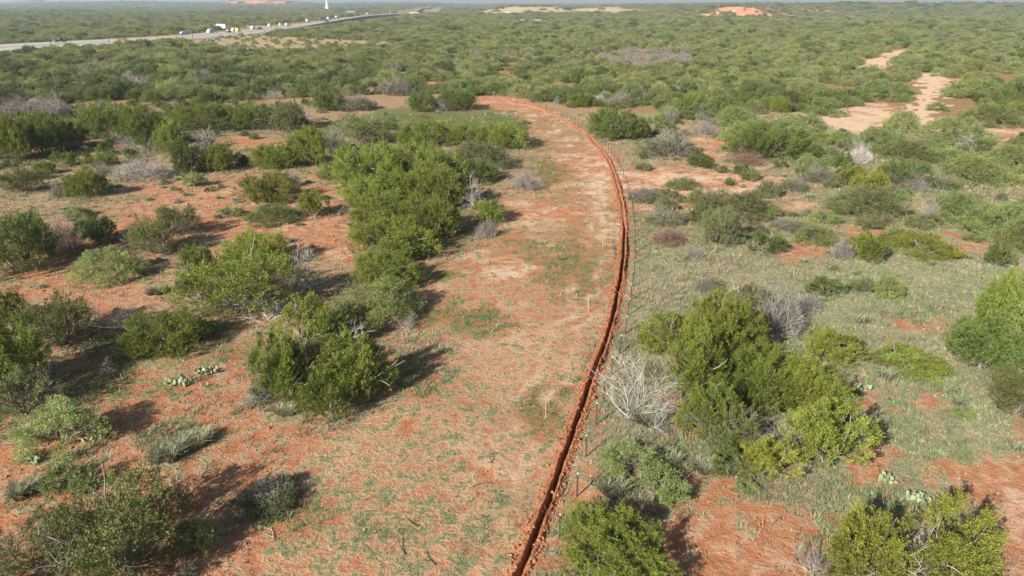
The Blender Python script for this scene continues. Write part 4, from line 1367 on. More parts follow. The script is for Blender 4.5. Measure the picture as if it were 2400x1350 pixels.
THICK.sort(key=lambda q: q[1])
count = {'J': 0, 'M': 0, 'G': 0, 'S': 0}
ZONES = [(300, 'below the leftmost utility pole'), (600, 'below the blue truck'), (900, 'below the tan field'), (1250, 'behind the far end of the trench'),
         (1420, 'left of the grey leafless patch'), (1640, 'around the grey leafless patch'), (1950, 'below the red bluff'), (2200, 'beside the sandy track'), (9999, 'right of the sandy track')]
LIMIT = {'J': 84, 'M': 150, 'G': 60, 'S': 60}
FARPTS = []
for X, Y, w, h, k, tn, px_, py_ in THICK:
    if count[k] < LIMIT[k] and Y < 330:
        count[k] += 1
        spot = next(t for lim, t in ZONES if px_ < lim)
        band = 'nearest' if Y < 135 else ('middle' if Y < 185 else 'farther')
        what = {'J': 'dark green juniper', 'M': 'lighter green mesquite', 'G': 'leafless grey shrub', 'S': 'half-bare grey-green shrub'}[k]
        plant(k, tn, X, Y, w, h, f'{what} crowded in the {band} rows {spot}', f'{what}s in the {band} rows {spot}', parts=Y < 150)
    else:
        FARPTS.append((X, Y, w, h, k))


def instancer(name, pts, protos, kind_of, label_tone):
    """one 'stuff' object: shrubs instanced on points by geometry nodes"""
    pts_ = np.array([(p[0], p[1]) for p in pts])
    z = gz(pts_[:, 0], pts_[:, 1])
    me = bpy.data.meshes.new(name)
    me.vertices.add(len(pts))
    me.vertices.foreach_set('co', np.c_[pts_, z].astype(np.float32).ravel())
    rng = np.random.default_rng(9)
    pw = np.array([PROTO[f][i][0] for f, i in protos]); ph = np.array([PROTO[f][i][1] for f, i in protos])
    fam = {'J': 'juniper', 'M': 'mesquite', 'G': 'twiggy', 'S': 'scrub'}
    idx = np.array([rng.choice([n for n, (f, i) in enumerate(protos) if f == fam[p[4]]]) for p in pts])
    w = np.array([p[2] for p in pts]); h = np.array([p[3] for p in pts])
    sc = np.c_[w / pw[idx], w / pw[idx], h / ph[idx]]
    a = me.attributes.new('pick', 'INT', 'POINT'); a.data.foreach_set('value', idx.astype(np.int32))
    a = me.attributes.new('size', 'FLOAT_VECTOR', 'POINT'); a.data.foreach_set('vector', sc.astype(np.float32).ravel())
    a = me.attributes.new('turn', 'FLOAT', 'POINT'); a.data.foreach_set('value', (rng.random(len(pts)) * 6.283).astype(np.float32))
    me.update()
    o = link_mesh(name, me)
    ng = bpy.data.node_groups.new(name, 'GeometryNodeTree')
    ng.interface.new_socket('Geometry', in_out='INPUT', socket_type='NodeSocketGeometry')
    ng.interface.new_socket('Geometry', in_out='OUTPUT', socket_type='NodeSocketGeometry')
    N, L = ng.nodes, ng.links
    gi = N.new('NodeGroupInput'); go = N.new('NodeGroupOutput')
    iop = N.new('GeometryNodeInstanceOnPoints')
    join = N.new('GeometryNodeJoinGeometry')
    for f, i in reversed(protos):
        root = PLACED[(f, i)]
        child = [c for c in root.children if c.data == PROTO[f][i][2][0][1]][0]
        inf = N.new('GeometryNodeObjectInfo'); inf.inputs['Object'].default_value = child; inf.inputs['As Instance'].default_value = True
        L.new(inf.outputs['Geometry'], join.inputs[0])

    def attr(nm, ty):
        n = N.new('GeometryNodeInputNamedAttribute'); n.data_type = ty; n.inputs['Name'].default_value = nm
        return n.outputs['Attribute']
    L.new(gi.outputs[0], iop.inputs['Points']); L.new(join.outputs[0], iop.inputs['Instance'])
    iop.inputs['Pick Instance'].default_value = True
    L.new(attr('pick', 'INT'), iop.inputs['Instance Index'])
    L.new(attr('size', 'FLOAT_VECTOR'), iop.inputs['Scale'])
    cx = N.new('ShaderNodeCombineXYZ'); L.new(attr('turn', 'FLOAT'), cx.inputs[2])
    L.new(cx.outputs[0], iop.inputs['Rotation'])
    L.new(iop.outputs[0], go.inputs[0])
    md = o.modifiers.new('scatter', 'NODES'); md.node_group = ng
    o.color = (*label_tone, 1)
    return o


USE = [k for k in sorted(PLACED) if (k[0] in ('juniper', 'mesquite') and PROTO[k[0]][k[1]][0] > 3) or k[0] in ('twiggy', 'scrub')]
for kk, nm, tone, lab in (('M', 'distant_mesquite', (.205, .245, .088), 'sea of mesquite bushes running from the thickets to the skyline'),
                          ('J', 'distant_juniper', (.115, .165, .052), 'dark junipers dotted through the mesquite out to the skyline'),
                          ('G', 'distant_grey_shrubs', (.22, .195, .18), 'leafless grey shrubs dotted through the far mesquite'),
                          ('S', 'distant_scrub', (.165, .19, .10), 'half-bare scrub dotted through the far mesquite')):
    sub = [p for p in FARPTS if p[4] == kk]
    fam = {'J': 'juniper', 'M': 'mesquite', 'G': 'twiggy', 'S': 'scrub'}[kk]
    pr = [u for u in USE if u[0] == fam]
    tag(instancer(nm, sub, pr, None, tone), lab, 'shrubland', kind='stuff')
print('thicket', len(THICK), 'far', len(FARPTS), count, USE)

# ------------------------------------------------------------------ prickly pears
M_PAD_OBJ = M_PAD


def pad_mesh(seed):
    rng = np.random.default_rng(seed)
    nu, nv = 10, 6
    V = []
    for j in range(nv + 1):
        v = j / nv
        z = v * .26
        half = .085 * math.sin(math.pi * min(1, (v * .93 + .05))) ** .7 * (1 + .25 * v)
        for i in range(nu):
            a = 2 * math.pi * i / nu
            V.append((math.cos(a) * half, math.sin(a) * (.012 + half * .17), z))
    F = []
    for j in range(nv):
        for i in range(nu):
            F.append((j * nu + i, j * nu + (i + 1) % nu, (j + 1) * nu + (i + 1) % nu, (j + 1) * nu + i))
    me = mesh_np('pad', V, F, M_PAD_OBJ, {'tint': rng.random(len(F)) * .3 + .35}, smooth=True)
    return me


PAD = pad_mesh(3)


def cactus(cx, by, wpx, n, label, col=(.21, .27, .155)):
    X, Y, t = ground_at(cx, by)
    w = wpx * t / 1600
    root = empty('prickly_pear', (X, Y, gz1(X, Y)))
    tag(root, label, 'cactus', 'prickly pear cacti')
    rng = random.Random(int(cx))
    for k in range(n):
        tier = 0 if k < n * .5 else 1
        a = rng.uniform(0, 6.283); q = math.sqrt(rng.random()) * w * .5
        o = link_mesh('pad', PAD, root)
        o.location = (math.cos(a) * q, math.sin(a) * q * .5, tier * rng.uniform(.14, .24) - .02)
        o.rotation_euler = (rng.uniform(-.5, .5), rng.uniform(-.5, .5), rng.uniform(-1.0, 1.0))
        s = rng.uniform(.9, 1.5)
        o.scale = (s, s, s)
        o.color = (*col, 1)
    SPOTS.append((X, Y, w / 2))


cactus(420, 898, 65, 26, 'left part of the pale prickly pear patch below the bright rounded juniper')
cactus(482, 872, 60, 26, 'right part of the pale prickly pear patch below the bright rounded juniper')
cactus(78, 1082, 30, 9, 'little prickly pear at the lower left foot of the pale mesquite')
cactus(215, 1030, 45, 12, 'prickly pear on the right side of the pale mesquite, lower left')
cactus(2020, 915, 38, 14, 'pale green prickly pear on grey grass right of the great clump')
cactus(2080, 1128, 42, 14, 'prickly pear alone in the grey grass, lower right')
cactus(2150, 1175, 60, 22, 'prickly pear just above the right of the two bottom junipers')
cactus(2095, 690, 26, 8, 'small prickly pear behind the pair of small bushes on grey grass', (.3, .36, .22))

# ------------------------------------------------------------------ fence posts and survey stakes
M_STEEL = plain('dark_green_steel', (.035, .035, .030), .6, .1, 6)
M_TIP = plain('white_post_tip', (.55, .55, .53), .6, .05, 6)
M_LATH = plain('bare_wood_lath', (.48, .35, .22), .8, .12, 9)
M_FLAG = plain('orange_tape', (.75, .16, .05), .6, .05, 9)


def post_meshes():
    s = Shape()
    s.box(-.006, .006, -.030, .030, -.35, 1.32)          # stem of the T
    s.box(.0061, .0125, -.042, .042, -.35, 1.32)          # face of the T
    for k in range(24):
        s.box(.0126, .021, -.010, .010, .05 + k * .052, .066 + k * .052)   # studs
    t = Shape()
    t.box(-.008, .024, -.036, .036, 1.3205, 1.39, .004)
    return s.mesh('post_shaft', M_STEEL), t.mesh('post_tip', M_TIP)


SHAFT, TIP = post_meshes()
FT = np.gradient(TLINE, axis=0); FT /= np.hypot(FT[:, 0], FT[:, 1])[:, None]
FLINE = TLINE + np.c_[FT[:, 1], -FT[:, 0]] * 1.15
ONES = ['', 'first', 'second', 'third', 'fourth', 'fifth', 'sixth', 'seventh', 'eighth', 'ninth', 'tenth', 'eleventh', 'twelfth', 'thirteenth', 'fourteenth', 'fifteenth',
        'sixteenth', 'seventeenth', 'eighteenth', 'nineteenth']
TENS = {2: ('twentieth', 'twenty'), 3: ('thirtieth', 'thirty'), 4: ('fortieth', 'forty'), 5: ('fiftieth', 'fifty')}


def ordinal(n):
    if n < 20: return ONES[n]
    return TENS[n // 10][0] if n % 10 == 0 else TENS[n // 10][1] + '-' + ONES[n % 10]


start = int(np.argmin(np.abs(FLINE[:, 1] - 23.7)))
stepn = int(3.05 / .16)
prng = random.Random(8)
for k, i in enumerate(range(start, len(FLINE) - 4, stepn)):
    x, y = FLINE[i] + np.array([prng.uniform(-.06, .06), prng.uniform(-.15, .15)])
    root = empty('fence_post', (x, y, gz1(x, y)), math.atan2(FT[i, 1], FT[i, 0]) + prng.uniform(-.1, .1))
    root.rotation_euler[0] = prng.uniform(-.035, .035); root.rotation_euler[1] = prng.uniform(-.035, .035)
    root.scale = (.95, .95, prng.uniform(.96, 1.05))
    link_mesh('shaft', SHAFT, root); link_mesh('tip', TIP, root)
    lab = f'{ordinal(k + 1)} dark steel fence post with white tip, counted from the bottom edge'
    tag(root, lab, 'fence post', 'steel fence posts along the trench')

STAKES = [(1278, 985, 944, 'pale wooden survey stake in the bright green grass patch, nearest the camera'), (1378, 735, 700, 'second wooden survey stake from the camera on the cleared strip'),
          (1412, 583, 562, 'wooden survey stake third from the camera on the cleared strip'), (1416, 492, 468, 'fourth wooden survey stake on the cleared strip, close to the trench'),
          (1405, 418, 400, 'farthest wooden survey stake on the cleared strip')]
s = Shape(); s.box(-.022, .022, -.006, .006, -.2, 1.16); s.box(-.022, .022, -.0075, .0075, 1.1605, 1.2)
LATH = s.mesh('lath', M_LATH)
s = Shape(); s.box(-.026, .026, -.011, .011, .98, 1.04); s.add([(.026, 0, .985), (.14, .02, .95), (.15, .02, 1.0), (.026, 0, 1.035), (.026, .003, .985), (.14, .023, .95), (.15, .023, 1.0), (.026, .003, 1.035)],
                                                              [(0, 1, 2, 3), (7, 6, 5, 4), (0, 4, 5, 1), (1, 5, 6, 2), (2, 6, 7, 3)])
TAPE = s.mesh('tape', M_FLAG)
for cx, by, ty, lab in STAKES:
    X, Y, t = ground_at(cx, by)
    h = max(.7, height_for(ty, Y))
    root = empty('survey_stake', (X, Y, gz1(X, Y)), prng.uniform(-.3, .3))
    root.scale = (.9, .9, h / 1.2)
    root.rotation_euler[1] = prng.uniform(-.03, .03)
    link_mesh('lath', LATH, root)
    tag(root, lab, 'survey stake', 'wooden survey stakes on the cleared strip')

# ------------------------------------------------------------------ loose clods, sticks, straw, grass
def near_points(n, y0, y1, seed, smax=.86, power=1.0):
    """points spread over the foreground, thinner with distance"""
    rng = np.random.default_rng(seed)
    u = rng.random(n)
    Y = y0 * (y1 / y0) ** u
    X = rng.uniform(-1, 1, n) * smax * (Y + 12)
    return X, Y, rng


def off_trench(X, Y, w):
    d = np.full(X.shape, 99.0)
    m = np.abs(X) < 16
    d[m] = seg_dist(X[m], Y[m], TCOARSE)
    return d > w


def build_grass():
    X, Y, rng = near_points(330000, 15, 150, 301)
    ch, red, far, tan = cover(X, Y)
    n1 = fbm(X / .9, Y / .9, 201, 3); n2 = fbm(X / 4.5, Y / 4.5, 203, 3)
    nn = .55 * n1 + .45 * n2
    g = np.clip((ch[:, 0] - (1.02 - 1.35 * nn)) * 2.4 + .1, 0.0, 1)
    sg = np.clip((ch[:, 1] - (1.0 - 1.25 * nn)) * 2.2 + .12, 0.05, 1)
    tot = np.clip(g + sg, 0, 1)
    pale = np.clip(1 - 1.3 * ch[:, 3], .03, 1)
    keep = (rng.random(len(X)) < tot * .62 * pale) & off_trench(X, Y, .58)
    X, Y, g, sg, strw = X[keep], Y[keep], g[keep], sg[keep], ch[keep, 2]
    # longer growth round the foot of every bush
    S_ = np.array([q for q in SPOTS if q[1] < 130]); per = np.clip((S_[:, 2] * 26).astype(int), 8, 90)
    ii = np.repeat(np.arange(len(S_)), per)
    aa = rng.random(len(ii)) * 6.283; rr = S_[ii, 2] * (.55 + .75 * rng.random(len(ii)) ** 1.4)
    X3 = S_[ii, 0] + np.cos(aa) * rr; Y3 = S_[ii, 1] + np.sin(aa) * rr
    k3 = off_trench(X3, Y3, .58); X3, Y3 = X3[k3], Y3[k3]
    X = np.r_[X, X3]; Y = np.r_[Y, Y3]; g = np.r_[g, np.full(len(X3), .45)]; sg = np.r_[sg, np.full(len(X3), .55)]; strw = np.r_[strw, np.full(len(X3), .1)]
    n = len(X)
    Z = gz(X, Y)
    isg = rng.random(n) < g / (g + sg + 1e-6)
    big = .75 + Y / 60.0
    R = rng.uniform(.05, .13, n) * big
    H = np.where(isg, rng.uniform(.07, .18, n), rng.uniform(.12, .32, n)) * (.75 + Y / 110)
    H = H * (.45 + 1.15 * fbm(X / 2.2, Y / 2.2, 207, 3))
    H = H * np.where(strw > .42, .5, 1.0)
    H = H * .82
    tall = (rng.random(n) < .06) & (strw < .42)
    H = np.where(tall, H * 1.7, H); R = np.where(tall, R * 1.8, R)
    B = 7
    th = rng.random((n, B)) * 6.283
    q = np.sqrt(rng.random((n, B)))
    bx = X[:, None] + np.cos(th) * q * R[:, None]; by = Y[:, None] + np.sin(th) * q * R[:, None]
    lean = rng.uniform(.2, 1.0, (n, B)) * H[:, None]
    hh = H[:, None] * rng.uniform(.55, 1.15, (n, B))
    tw = rng.random((n, B)) * 6.283
    wd = rng.uniform(.012, .026, (n, B)) * big[:, None]
    zz = np.repeat(Z[:, None], B, 1) - .02
    p0 = np.stack([bx - np.cos(tw) * wd, by - np.sin(tw) * wd, zz], -1)
    p1 = np.stack([bx + np.cos(tw) * wd, by + np.sin(tw) * wd, zz], -1)
    p2 = np.stack([bx + np.cos(th) * lean, by + np.sin(th) * lean, zz + hh], -1)
    V = np.stack([p0, p1, p2], 2).reshape(-1, 3)
    F = np.arange(len(V)).reshape(-1, 3)
    gc = np.array((.105, .165, .045)); gd = np.array((.155, .195, .075)); sc1 = np.array((.225, .250, .155)); sc2 = np.array((.305, .325, .215)); sc3 = np.array((.165, .19, .105))
    r = rng.random((n, 1))
    col = np.where(isg[:, None], gc * (1 - r) + gd * r, np.where(r < .4, sc1, np.where(r < .72, sc2, sc3)))
    straw_mix = (rng.random((n, 1)) < (strw * .25)[:, None])
    col = np.where(straw_mix & ~isg[:, None], np.array((.46, .34, .215)), col)
    pt = fbm(X / 6.0, Y / 6.0, 209, 3)[:, None]
    col = col * (.72 + .56 * fbm(X / 1.6, Y / 1.6, 211, 2))[:, None] * (np.array((.9, 1.0, .85)) * (1 - sstep(.35, .65, pt)) + np.array((1.12, 1.02, 1.05)) * sstep(.35, .65, pt))
    col = np.repeat(col[:, None], B, 1) * rng.uniform(.84, 1.16, (n, B, 1))
    me = mesh_np('grass', V, F, M_GRASS, {'col': col.reshape(-1, 3)})
    tag(link_mesh('grass', me), 'grey-green and fresh green grass tufts over the red plain', 'grass', kind='stuff')
    print('grass tufts', n)


def build_straw():
    X, Y, rng = near_points(150000, 15, 110, 311, .5)
    ch, *_ = cover(X, Y)
    n1 = fbm(X / 1.3, Y / 1.3, 221, 3)
    keep = (rng.random(len(X)) < np.clip((ch[:, 2] * 1.05 - .20) * (.10 + 1.5 * sstep(.40, .66, n1)), 0, 1)) & off_trench(X, Y, .6)
    X, Y = X[keep], Y[keep]
    n = len(X)
    L = rng.uniform(.05, .22, n); big = .75 + Y / 85
    L = L * big
    a = rng.normal(.5, .9, n)
    w = rng.uniform(.004, .009, n) * big
    tilt = rng.uniform(-.06, .12, n) * L
    Z = gz(X, Y) + .02 + rng.random(n) * .03
    dx, dy = np.cos(a) * L / 2, np.sin(a) * L / 2
    sx, sy = -np.sin(a) * w, np.cos(a) * w
    V = np.stack([np.stack([X - dx - sx, Y - dy - sy, Z - tilt / 2], -1), np.stack([X + dx - sx, Y + dy - sy, Z + tilt], -1),
                  np.stack([X + dx + sx, Y + dy + sy, Z + tilt], -1), np.stack([X - dx + sx, Y - dy + sy, Z - tilt / 2], -1),
                  np.stack([X, Y, Z + w * 1.2 + tilt * .3], -1)], 1).reshape(-1, 3)
    i = np.arange(n)[:, None] * 5
    F = np.concatenate([np.c_[i, i + 1, i + 4], np.c_[i + 1, i + 2, i + 4], np.c_[i + 2, i + 3, i + 4], np.c_[i + 3, i, i + 4]])
    c = np.where(rng.random((n, 1)) < .72, np.array((.51, .37, .23)), np.where(rng.random((n, 1)) < .6, np.array((.36, .25, .15)), np.array((.60, .48, .33)))) * rng.uniform(.8, 1.15, (n, 1))
    me = mesh_np('straw', V, F, M_LITTER, {'col': np.concatenate([c] * 4)})
    tag(link_mesh('straw', me), 'mown straw scattered over the cleared strip left of the trench', 'straw', kind='stuff')
    print('straw', n)


def build_clods():
    """lumps of earth along the trench and over the bare red ground"""
    rng = np.random.default_rng(331)
    i = rng.integers(0, len(TLINE), 9000)
    off = np.where(rng.random(9000) < .55, rng.normal(.36, .17, 9000), rng.normal(-.36, .17, 9000))
    keep = (np.abs(off) > .22) & (TLINE[i, 1] < 95)
    i, off = i[keep], off[keep]
    Pn = np.c_[FT[i, 1], -FT[i, 0]]
    P = TLINE[i] + Pn * off[:, None] + rng.normal(size=(len(i), 2)) * .06
    hz = np.interp(np.abs(off), [.2, .3, .5, 1.0], [.12, .15, .03, 0])
    r = rng.gamma(2.0, .018, len(i)) + .015
    X2, Y2, _ = near_points(16000, 15, 90, 332)
    ch, *_ = cover(X2, Y2)
    k2 = (ch[:, 0] + ch[:, 1] + ch[:, 2] < .75) & off_trench(X2, Y2, .7)
    X2, Y2 = X2[k2], Y2[k2]
    P = np.r_[P, np.c_[X2, Y2]]; hz = np.r_[hz, np.zeros(len(X2))]
    r = np.r_[r, rng.gamma(1.8, .018, len(X2)) * (.7 + Y2 / 60) + .012]
    n = len(P)
    Z = gz(P[:, 0], P[:, 1]) + hz
    base = np.array([(1, 0, 0), (0, 1, 0), (-1, 0, 0), (0, -1, 0), (0, 0, 1), (0, 0, -.6)], float)
    V = base[None] * rng.uniform(.6, 1.25, (n, 6, 1)) * r[:, None, None] + rng.normal(size=(n, 6, 3)) * (r * .15)[:, None, None]
    a = rng.random(n) * 6.283; ca, sa = np.cos(a)[:, None], np.sin(a)[:, None]
    V = np.stack([V[..., 0] * ca - V[..., 1] * sa, V[..., 0] * sa + V[..., 1] * ca, V[..., 2] * .8], -1)
    V += np.stack([P[:, 0], P[:, 1], Z], -1)[:, None]
    f = np.array([(0, 1, 4), (1, 2, 4), (2, 3, 4), (3, 0, 4), (1, 0, 5), (2, 1, 5), (3, 2, 5), (0, 3, 5)])
    F = (np.arange(n)[:, None, None] * 6 + f[None]).reshape(-1, 3)
    o = link_mesh('clods', mesh_np('clods', V, F, M_TRENCH))
    tag(o, 'loose red clods beside the trench and over the bare soil', 'soil clods', kind='stuff')


build_grass()
build_straw()
build_clods()

# scattered dead sticks on the cleared strip
rng = np.random.default_rng(341)
STICKS = [(950, 1300, 1.6, 0, 'dark forked stick lying low on the cleared strip near the bottom edge'), (1020, 1325, 1.0, 0, 'thin dark twig lying right of the forked stick by the bottom edge'),
          (1108, 1145, .9, 0, 'short dark stick on straw left of the trench'), (1150, 1090, 1.1, 0, 'dark stick by the bare red scrape on the cleared strip'),
          (1215, 955, 1.0, 0, 'dark stick left of the bright green grass patch'), (980, 1235, 1.2, 0, 'thin stick across the red scrape on the cleared strip'),
          (640, 1270, 1.0, 1, 'pale stick on red soil right of the small yellow-green bush'), (850, 1175, 1.2, 1, 'pale straight stick on the left of the cleared strip'),
          (465, 1015, .9, 1, 'pale stick across the grey-green grass clumps'), (765, 1100, .7, 1, 'short pale stick at the edge of the shaded grass')]
for cx, by, L, p, lab in STICKS:
    X, Y, t = ground_at(cx, by)
    out = []
    a = rng.uniform(0, 3.14)
    branch_paths(rng, (0, 0, .05), (math.cos(a), math.sin(a), .06), L, .022, 1, out, .5, -.01, (1, 2))
    for pts, rad, ti in out: pts[:, 2] = np.clip(pts[:, 2], .02, .18)
    V, F, T = tubes_np(out, 5)
    o = link_mesh('fallen_stick', mesh_np('fallen_stick', V, F, M_TWIG, {'tint': T}), None, (X, Y, gz1(X, Y)))
    o.color = (.42, .34, .26, 1) if p else (.075, .055, .045, 1)
    tag(o, lab, 'stick', 'fallen sticks on the ground')

# ------------------------------------------------------------------ highway traffic and structures beside it
def paint(name, col): return plain(name, col, .35, .03, 1.0)


P_WHITE = paint('white_vehicle_paint', (.62, .62, .61)); P_BLUE = paint('blue_vehicle_paint', (.035, .11, .28)); P_GREY = paint('grey_vehicle_paint', (.10, .105, .115))
P_DARK = paint('dark_vehicle_paint', (.025, .027, .03)); P_SILVER = paint('silver_vehicle_paint', (.45, .46, .47)); P_YELLOW = paint('yellow_vehicle_paint', (.72, .60, .03))
P_TEAL = paint('teal_vehicle_paint', (.05, .42, .40)); P_RED = paint('red_vehicle_paint', (.35, .04, .03)); P_LBLUE = paint('light_blue_paint', (.30, .42, .58))
M_GLASS = plain('dark_window_glass', (.02, .025, .03), .1, .02, 1.0)
M_TYRE = plain('black_tyre', (.018, .018, .018), .85, .05, 4)
M_RIM = plain('grey_rim', (.4, .4, .4), .4, .05, 4, .8)


def wheel(parent, x, y, r, w=.24):
    s = Shape(); s.tube((0, -w / 2, 0), (0, w / 2, 0), r, r, 14)
    t = s.build('wheel', M_TYRE, parent, (x, y, r))
    s = Shape(); s.tube((0, -w / 2 - .015, 0), (0, w / 2 + .015, 0), r * .55, r * .55, 10)
    s.build('rim', M_RIM, t)


def vehicle(kind, px, py, label, c1, c2=None, flip=False, scale=1.0):
    X, Y, Z, ang = road_point(px, py)
    name = {'car': 'car', 'suv': 'sport_utility_car', 'pickup': 'pickup_truck', 'box': 'box_truck', 'semi': 'semi_trailer_truck', 'van': 'van'}[kind]
    cat = {'car': 'car', 'suv': 'car', 'pickup': 'pickup truck', 'box': 'truck', 'semi': 'truck', 'van': 'van'}[kind]
    root = empty(name, (X, Y, Z), ang + (math.pi if flip else 0))
    root.scale = (scale,) * 3
    tag(root, label, cat, 'vehicles on the highway')
    c2 = c2 or c1
    if kind in ('car', 'suv', 'van'):
        h = {'car': 1.45, 'suv': 1.8, 'van': 2.3}[kind]
        s = Shape()
        s.profile([(-2.3, .35), (2.25, .3), (2.35, .7), (2.2, .92), (1.2, 1.02), (-2.1, 1.05), (-2.35, .8)], -.92, .92, .04)
        s.build('body', c1, root)
        back = -2.0 if kind != 'car' else -1.6
        s = Shape(); s.profile([(back, 1.052), (1.15, 1.022), (.35, h), (back + (.25 if kind != 'car' else .6), h)], -.84, .84, .14); s.build('cabin', c1, root)
        s = Shape(); s.profile([(back + .25, 1.10), (.85, 1.10), (.32, h - .12), (back + .45, h - .12)], -.855, .855, .12); s.build('window', M_GLASS, root)
        s = Shape(); s.add([(1.1, -.70, 1.08), (1.1, .70, 1.08), (.46, .62, h - .05), (.46, -.62, h - .05), (1.06, -.70, 1.06), (1.06, .70, 1.06), (.42, .62, h - .07), (.42, -.62, h - .07)], [(0, 1, 2, 3), (7, 6, 5, 4), (0, 4, 5, 1), (1, 5, 6, 2), (2, 6, 7, 3), (3, 7, 4, 0)]); s.build('windscreen', M_GLASS, root)
        for x in (-1.45, 1.42):
            for y in (-.84, .84): wheel(root, x, y, .34)
    elif kind == 'pickup':
        s = Shape(); s.profile([(-2.9, .5), (2.8, .45), (2.88, .95), (2.7, 1.12), (1.25, 1.2), (-2.9, 1.2)], -1.0, 1.0, .03); s.build('body', c1, root)
        s = Shape(); s.profile([(-.75, 1.202), (1.3, 1.202), (.55, 1.92), (-.6, 1.92)], -.9, .9, .13); s.build('cab', c1, root)
        s = Shape(); s.profile([(-.55, 1.26), (1.0, 1.26), (.5, 1.8), (-.48, 1.8)], -.92, .92, .12); s.build('window', M_GLASS, root)
        s = Shape(); s.box(-2.75, -.8, -.82, .82, 1.201, 1.30, .02); s.build('load_bed', c2, root)
        for x in (-1.75, 1.8):
            for y in (-.92, .92): wheel(root, x, y, .42)
    else:
        L = 7.4 if kind == 'box' else 13.5
        s = Shape(); s.profile([(1.2, .7), (3.9, .65), (3.95, 1.45), (3.3, 1.6), (2.9, 2.7), (1.2, 2.8)], -1.15, 1.15, .08); s.build('cab', c1, root)
        s = Shape(); s.profile([(2.2, 1.75), (3.22, 1.75), (2.88, 2.5), (2.2, 2.5)], -1.165, 1.165, .06); s.build('window', M_GLASS, root)
        s = Shape(); s.box(1.05 - L, 1.05, -1.25, 1.25, 1.05, 3.85, .04); s.build('cargo_box', c2, root)
        s = Shape(); s.box(1.1 - L, 3.6, -.45, .45, .62, 1.0, .02); s.build('chassis', M_TYRE, root)
        xs = (3.0, 2.3 - L, 3.4 - L) if kind == 'semi' else (3.0, 2.4 - L)
        if kind == 'semi': xs = xs + (.4, 1.5)
        for x in xs:
            for y in (-1.05, 1.05): wheel(root, x, y, .5, .3)
    return root


vehicle('pickup', 142, 101, 'grey pickup truck with dark load bed, leftmost on the highway', P_GREY, P_DARK, scale=1.25)
vehicle('semi', 428, 83, 'blue truck heading away, biggest vehicle on the highway', P_BLUE, P_LBLUE, flip=True, scale=.62)
vehicle('box', 492, 79.5, 'white box truck with blue side, second truck along the highway', P_WHITE, P_LBLUE, flip=True, scale=.85)
vehicle('box', 547, 75, 'white truck beside the yellow vehicle on the highway', P_WHITE, flip=True, scale=.75)
vehicle('suv', 536, 77.5, 'dark car just left of the yellow vehicle', P_DARK, scale=1.2)
vehicle('van', 558, 75.5, 'yellow vehicle on the highway', P_YELLOW, scale=1.3)
vehicle('box', 592, 70.5, 'white truck behind the yellow vehicle', P_WHITE, flip=True, scale=.8)
vehicle('suv', 609, 70.5, 'dark car following the second white truck', P_DARK, scale=1.5)
vehicle('van', 632, 64.5, 'pale van left of the teal vehicle', P_SILVER, scale=1.3)
vehicle('van', 657, 62, 'small white vehicle between the pale van and the teal vehicle', P_WHITE)
vehicle('semi', 676, 62.5, 'white truck with teal front on the highway', P_TEAL, P_WHITE, scale=.7)
vehicle('box', 722, 55.5, 'pale truck in the far line of traffic, nearest of that line', P_SILVER, scale=.95)
vehicle('box', 752, 53, 'dull grey truck second in the far line of traffic', P_GREY, scale=1.0)
vehicle('box', 771, 51, 'white truck third in the far line of traffic', P_SILVER, scale=.95)
vehicle('suv', 766, 55, 'dark car beside the far line of traffic', P_DARK, scale=1.8)
vehicle('box', 790, 48.5, 'white truck fourth in the far line of traffic', P_SILVER, scale=.95)
for px, py, c in ((812, 46.5, P_GREY), (842, 43, P_DARK), (862, 41, P_SILVER), (890, 38, P_GREY), (915, 35.5, P_SILVER), (944, 32.5, P_GREY)):
    vehicle('box', px, py, 'tiny vehicle in the distant queue of traffic near the skyline', c, scale=.9)
# little car in the dirt yard below the highway
o = vehicle('car', 496, 104, 'small white-roofed car on the dirt yard below the highway', P_WHITE, scale=1.1)
X, Y, t = ground_at(496, 104)
o.location = (X, Y, gz1(X, Y)); o['group'] = 'cars off the highway'

M_POLE = plain('weathered_pole', (.13, .105, .085), .9, .15, 2)
for px, by, ty, lab in ((125, 128, 80, 'leftmost wooden utility pole beside the highway'), (257, 108, 68, 'second wooden utility pole from the left beside the highway'),
                        (369, 94, 67, 'third wooden utility pole from the left beside the highway'), (452, 92, 65, 'wooden utility pole just right of the blue truck'),
                        (416, 78, 52, 'far wooden utility pole behind the blue truck')):
    X, Y, t = ground_at(px, by)
    h = height_for(ty, Y)
    root = empty('utility_pole', (X, Y, gz1(X, Y)), .3)
    tag(root, lab, 'utility pole', 'utility poles along the highway')
    s = Shape(); s.tube((0, 0, -.6), (0, 0, h), .24, .17, 8); s.build('pole', M_POLE, root)
    s = Shape(); s.box(-1.6, 1.6, -.34, -.18, h - 1.2, h - .95, .01); s.build('crossarm', M_POLE, root)
    for x in (-1.4, -.7, .7, 1.4):
        s = Shape(); s.tube((0, 0, 0), (0, 0, .28), .07, .05, 6); s.build('insulator', P_GREY, root, (x, -.26, h - .948))

X, Y, t = ground_at(519, 71)
hb, ht = height_for(66.5, Y), height_for(56.5, Y)
wb = 26 * t / 1600
root = empty('billboard', (X, Y, gz1(X, Y)), -.35)
tag(root, 'blank-looking white billboard standing beyond the highway', 'billboard')
s = Shape(); s.box(-wb / 2, wb / 2, -.2, .2, hb, ht, .05); s.build('panel', P_WHITE, root)
for x in (-.38, -.13, .13, .38):
    s = Shape(); s.tube((x * wb, .42, -.5), (x * wb, .42, ht - .6), .16, .16, 8); s.build('post', M_POLE, root)

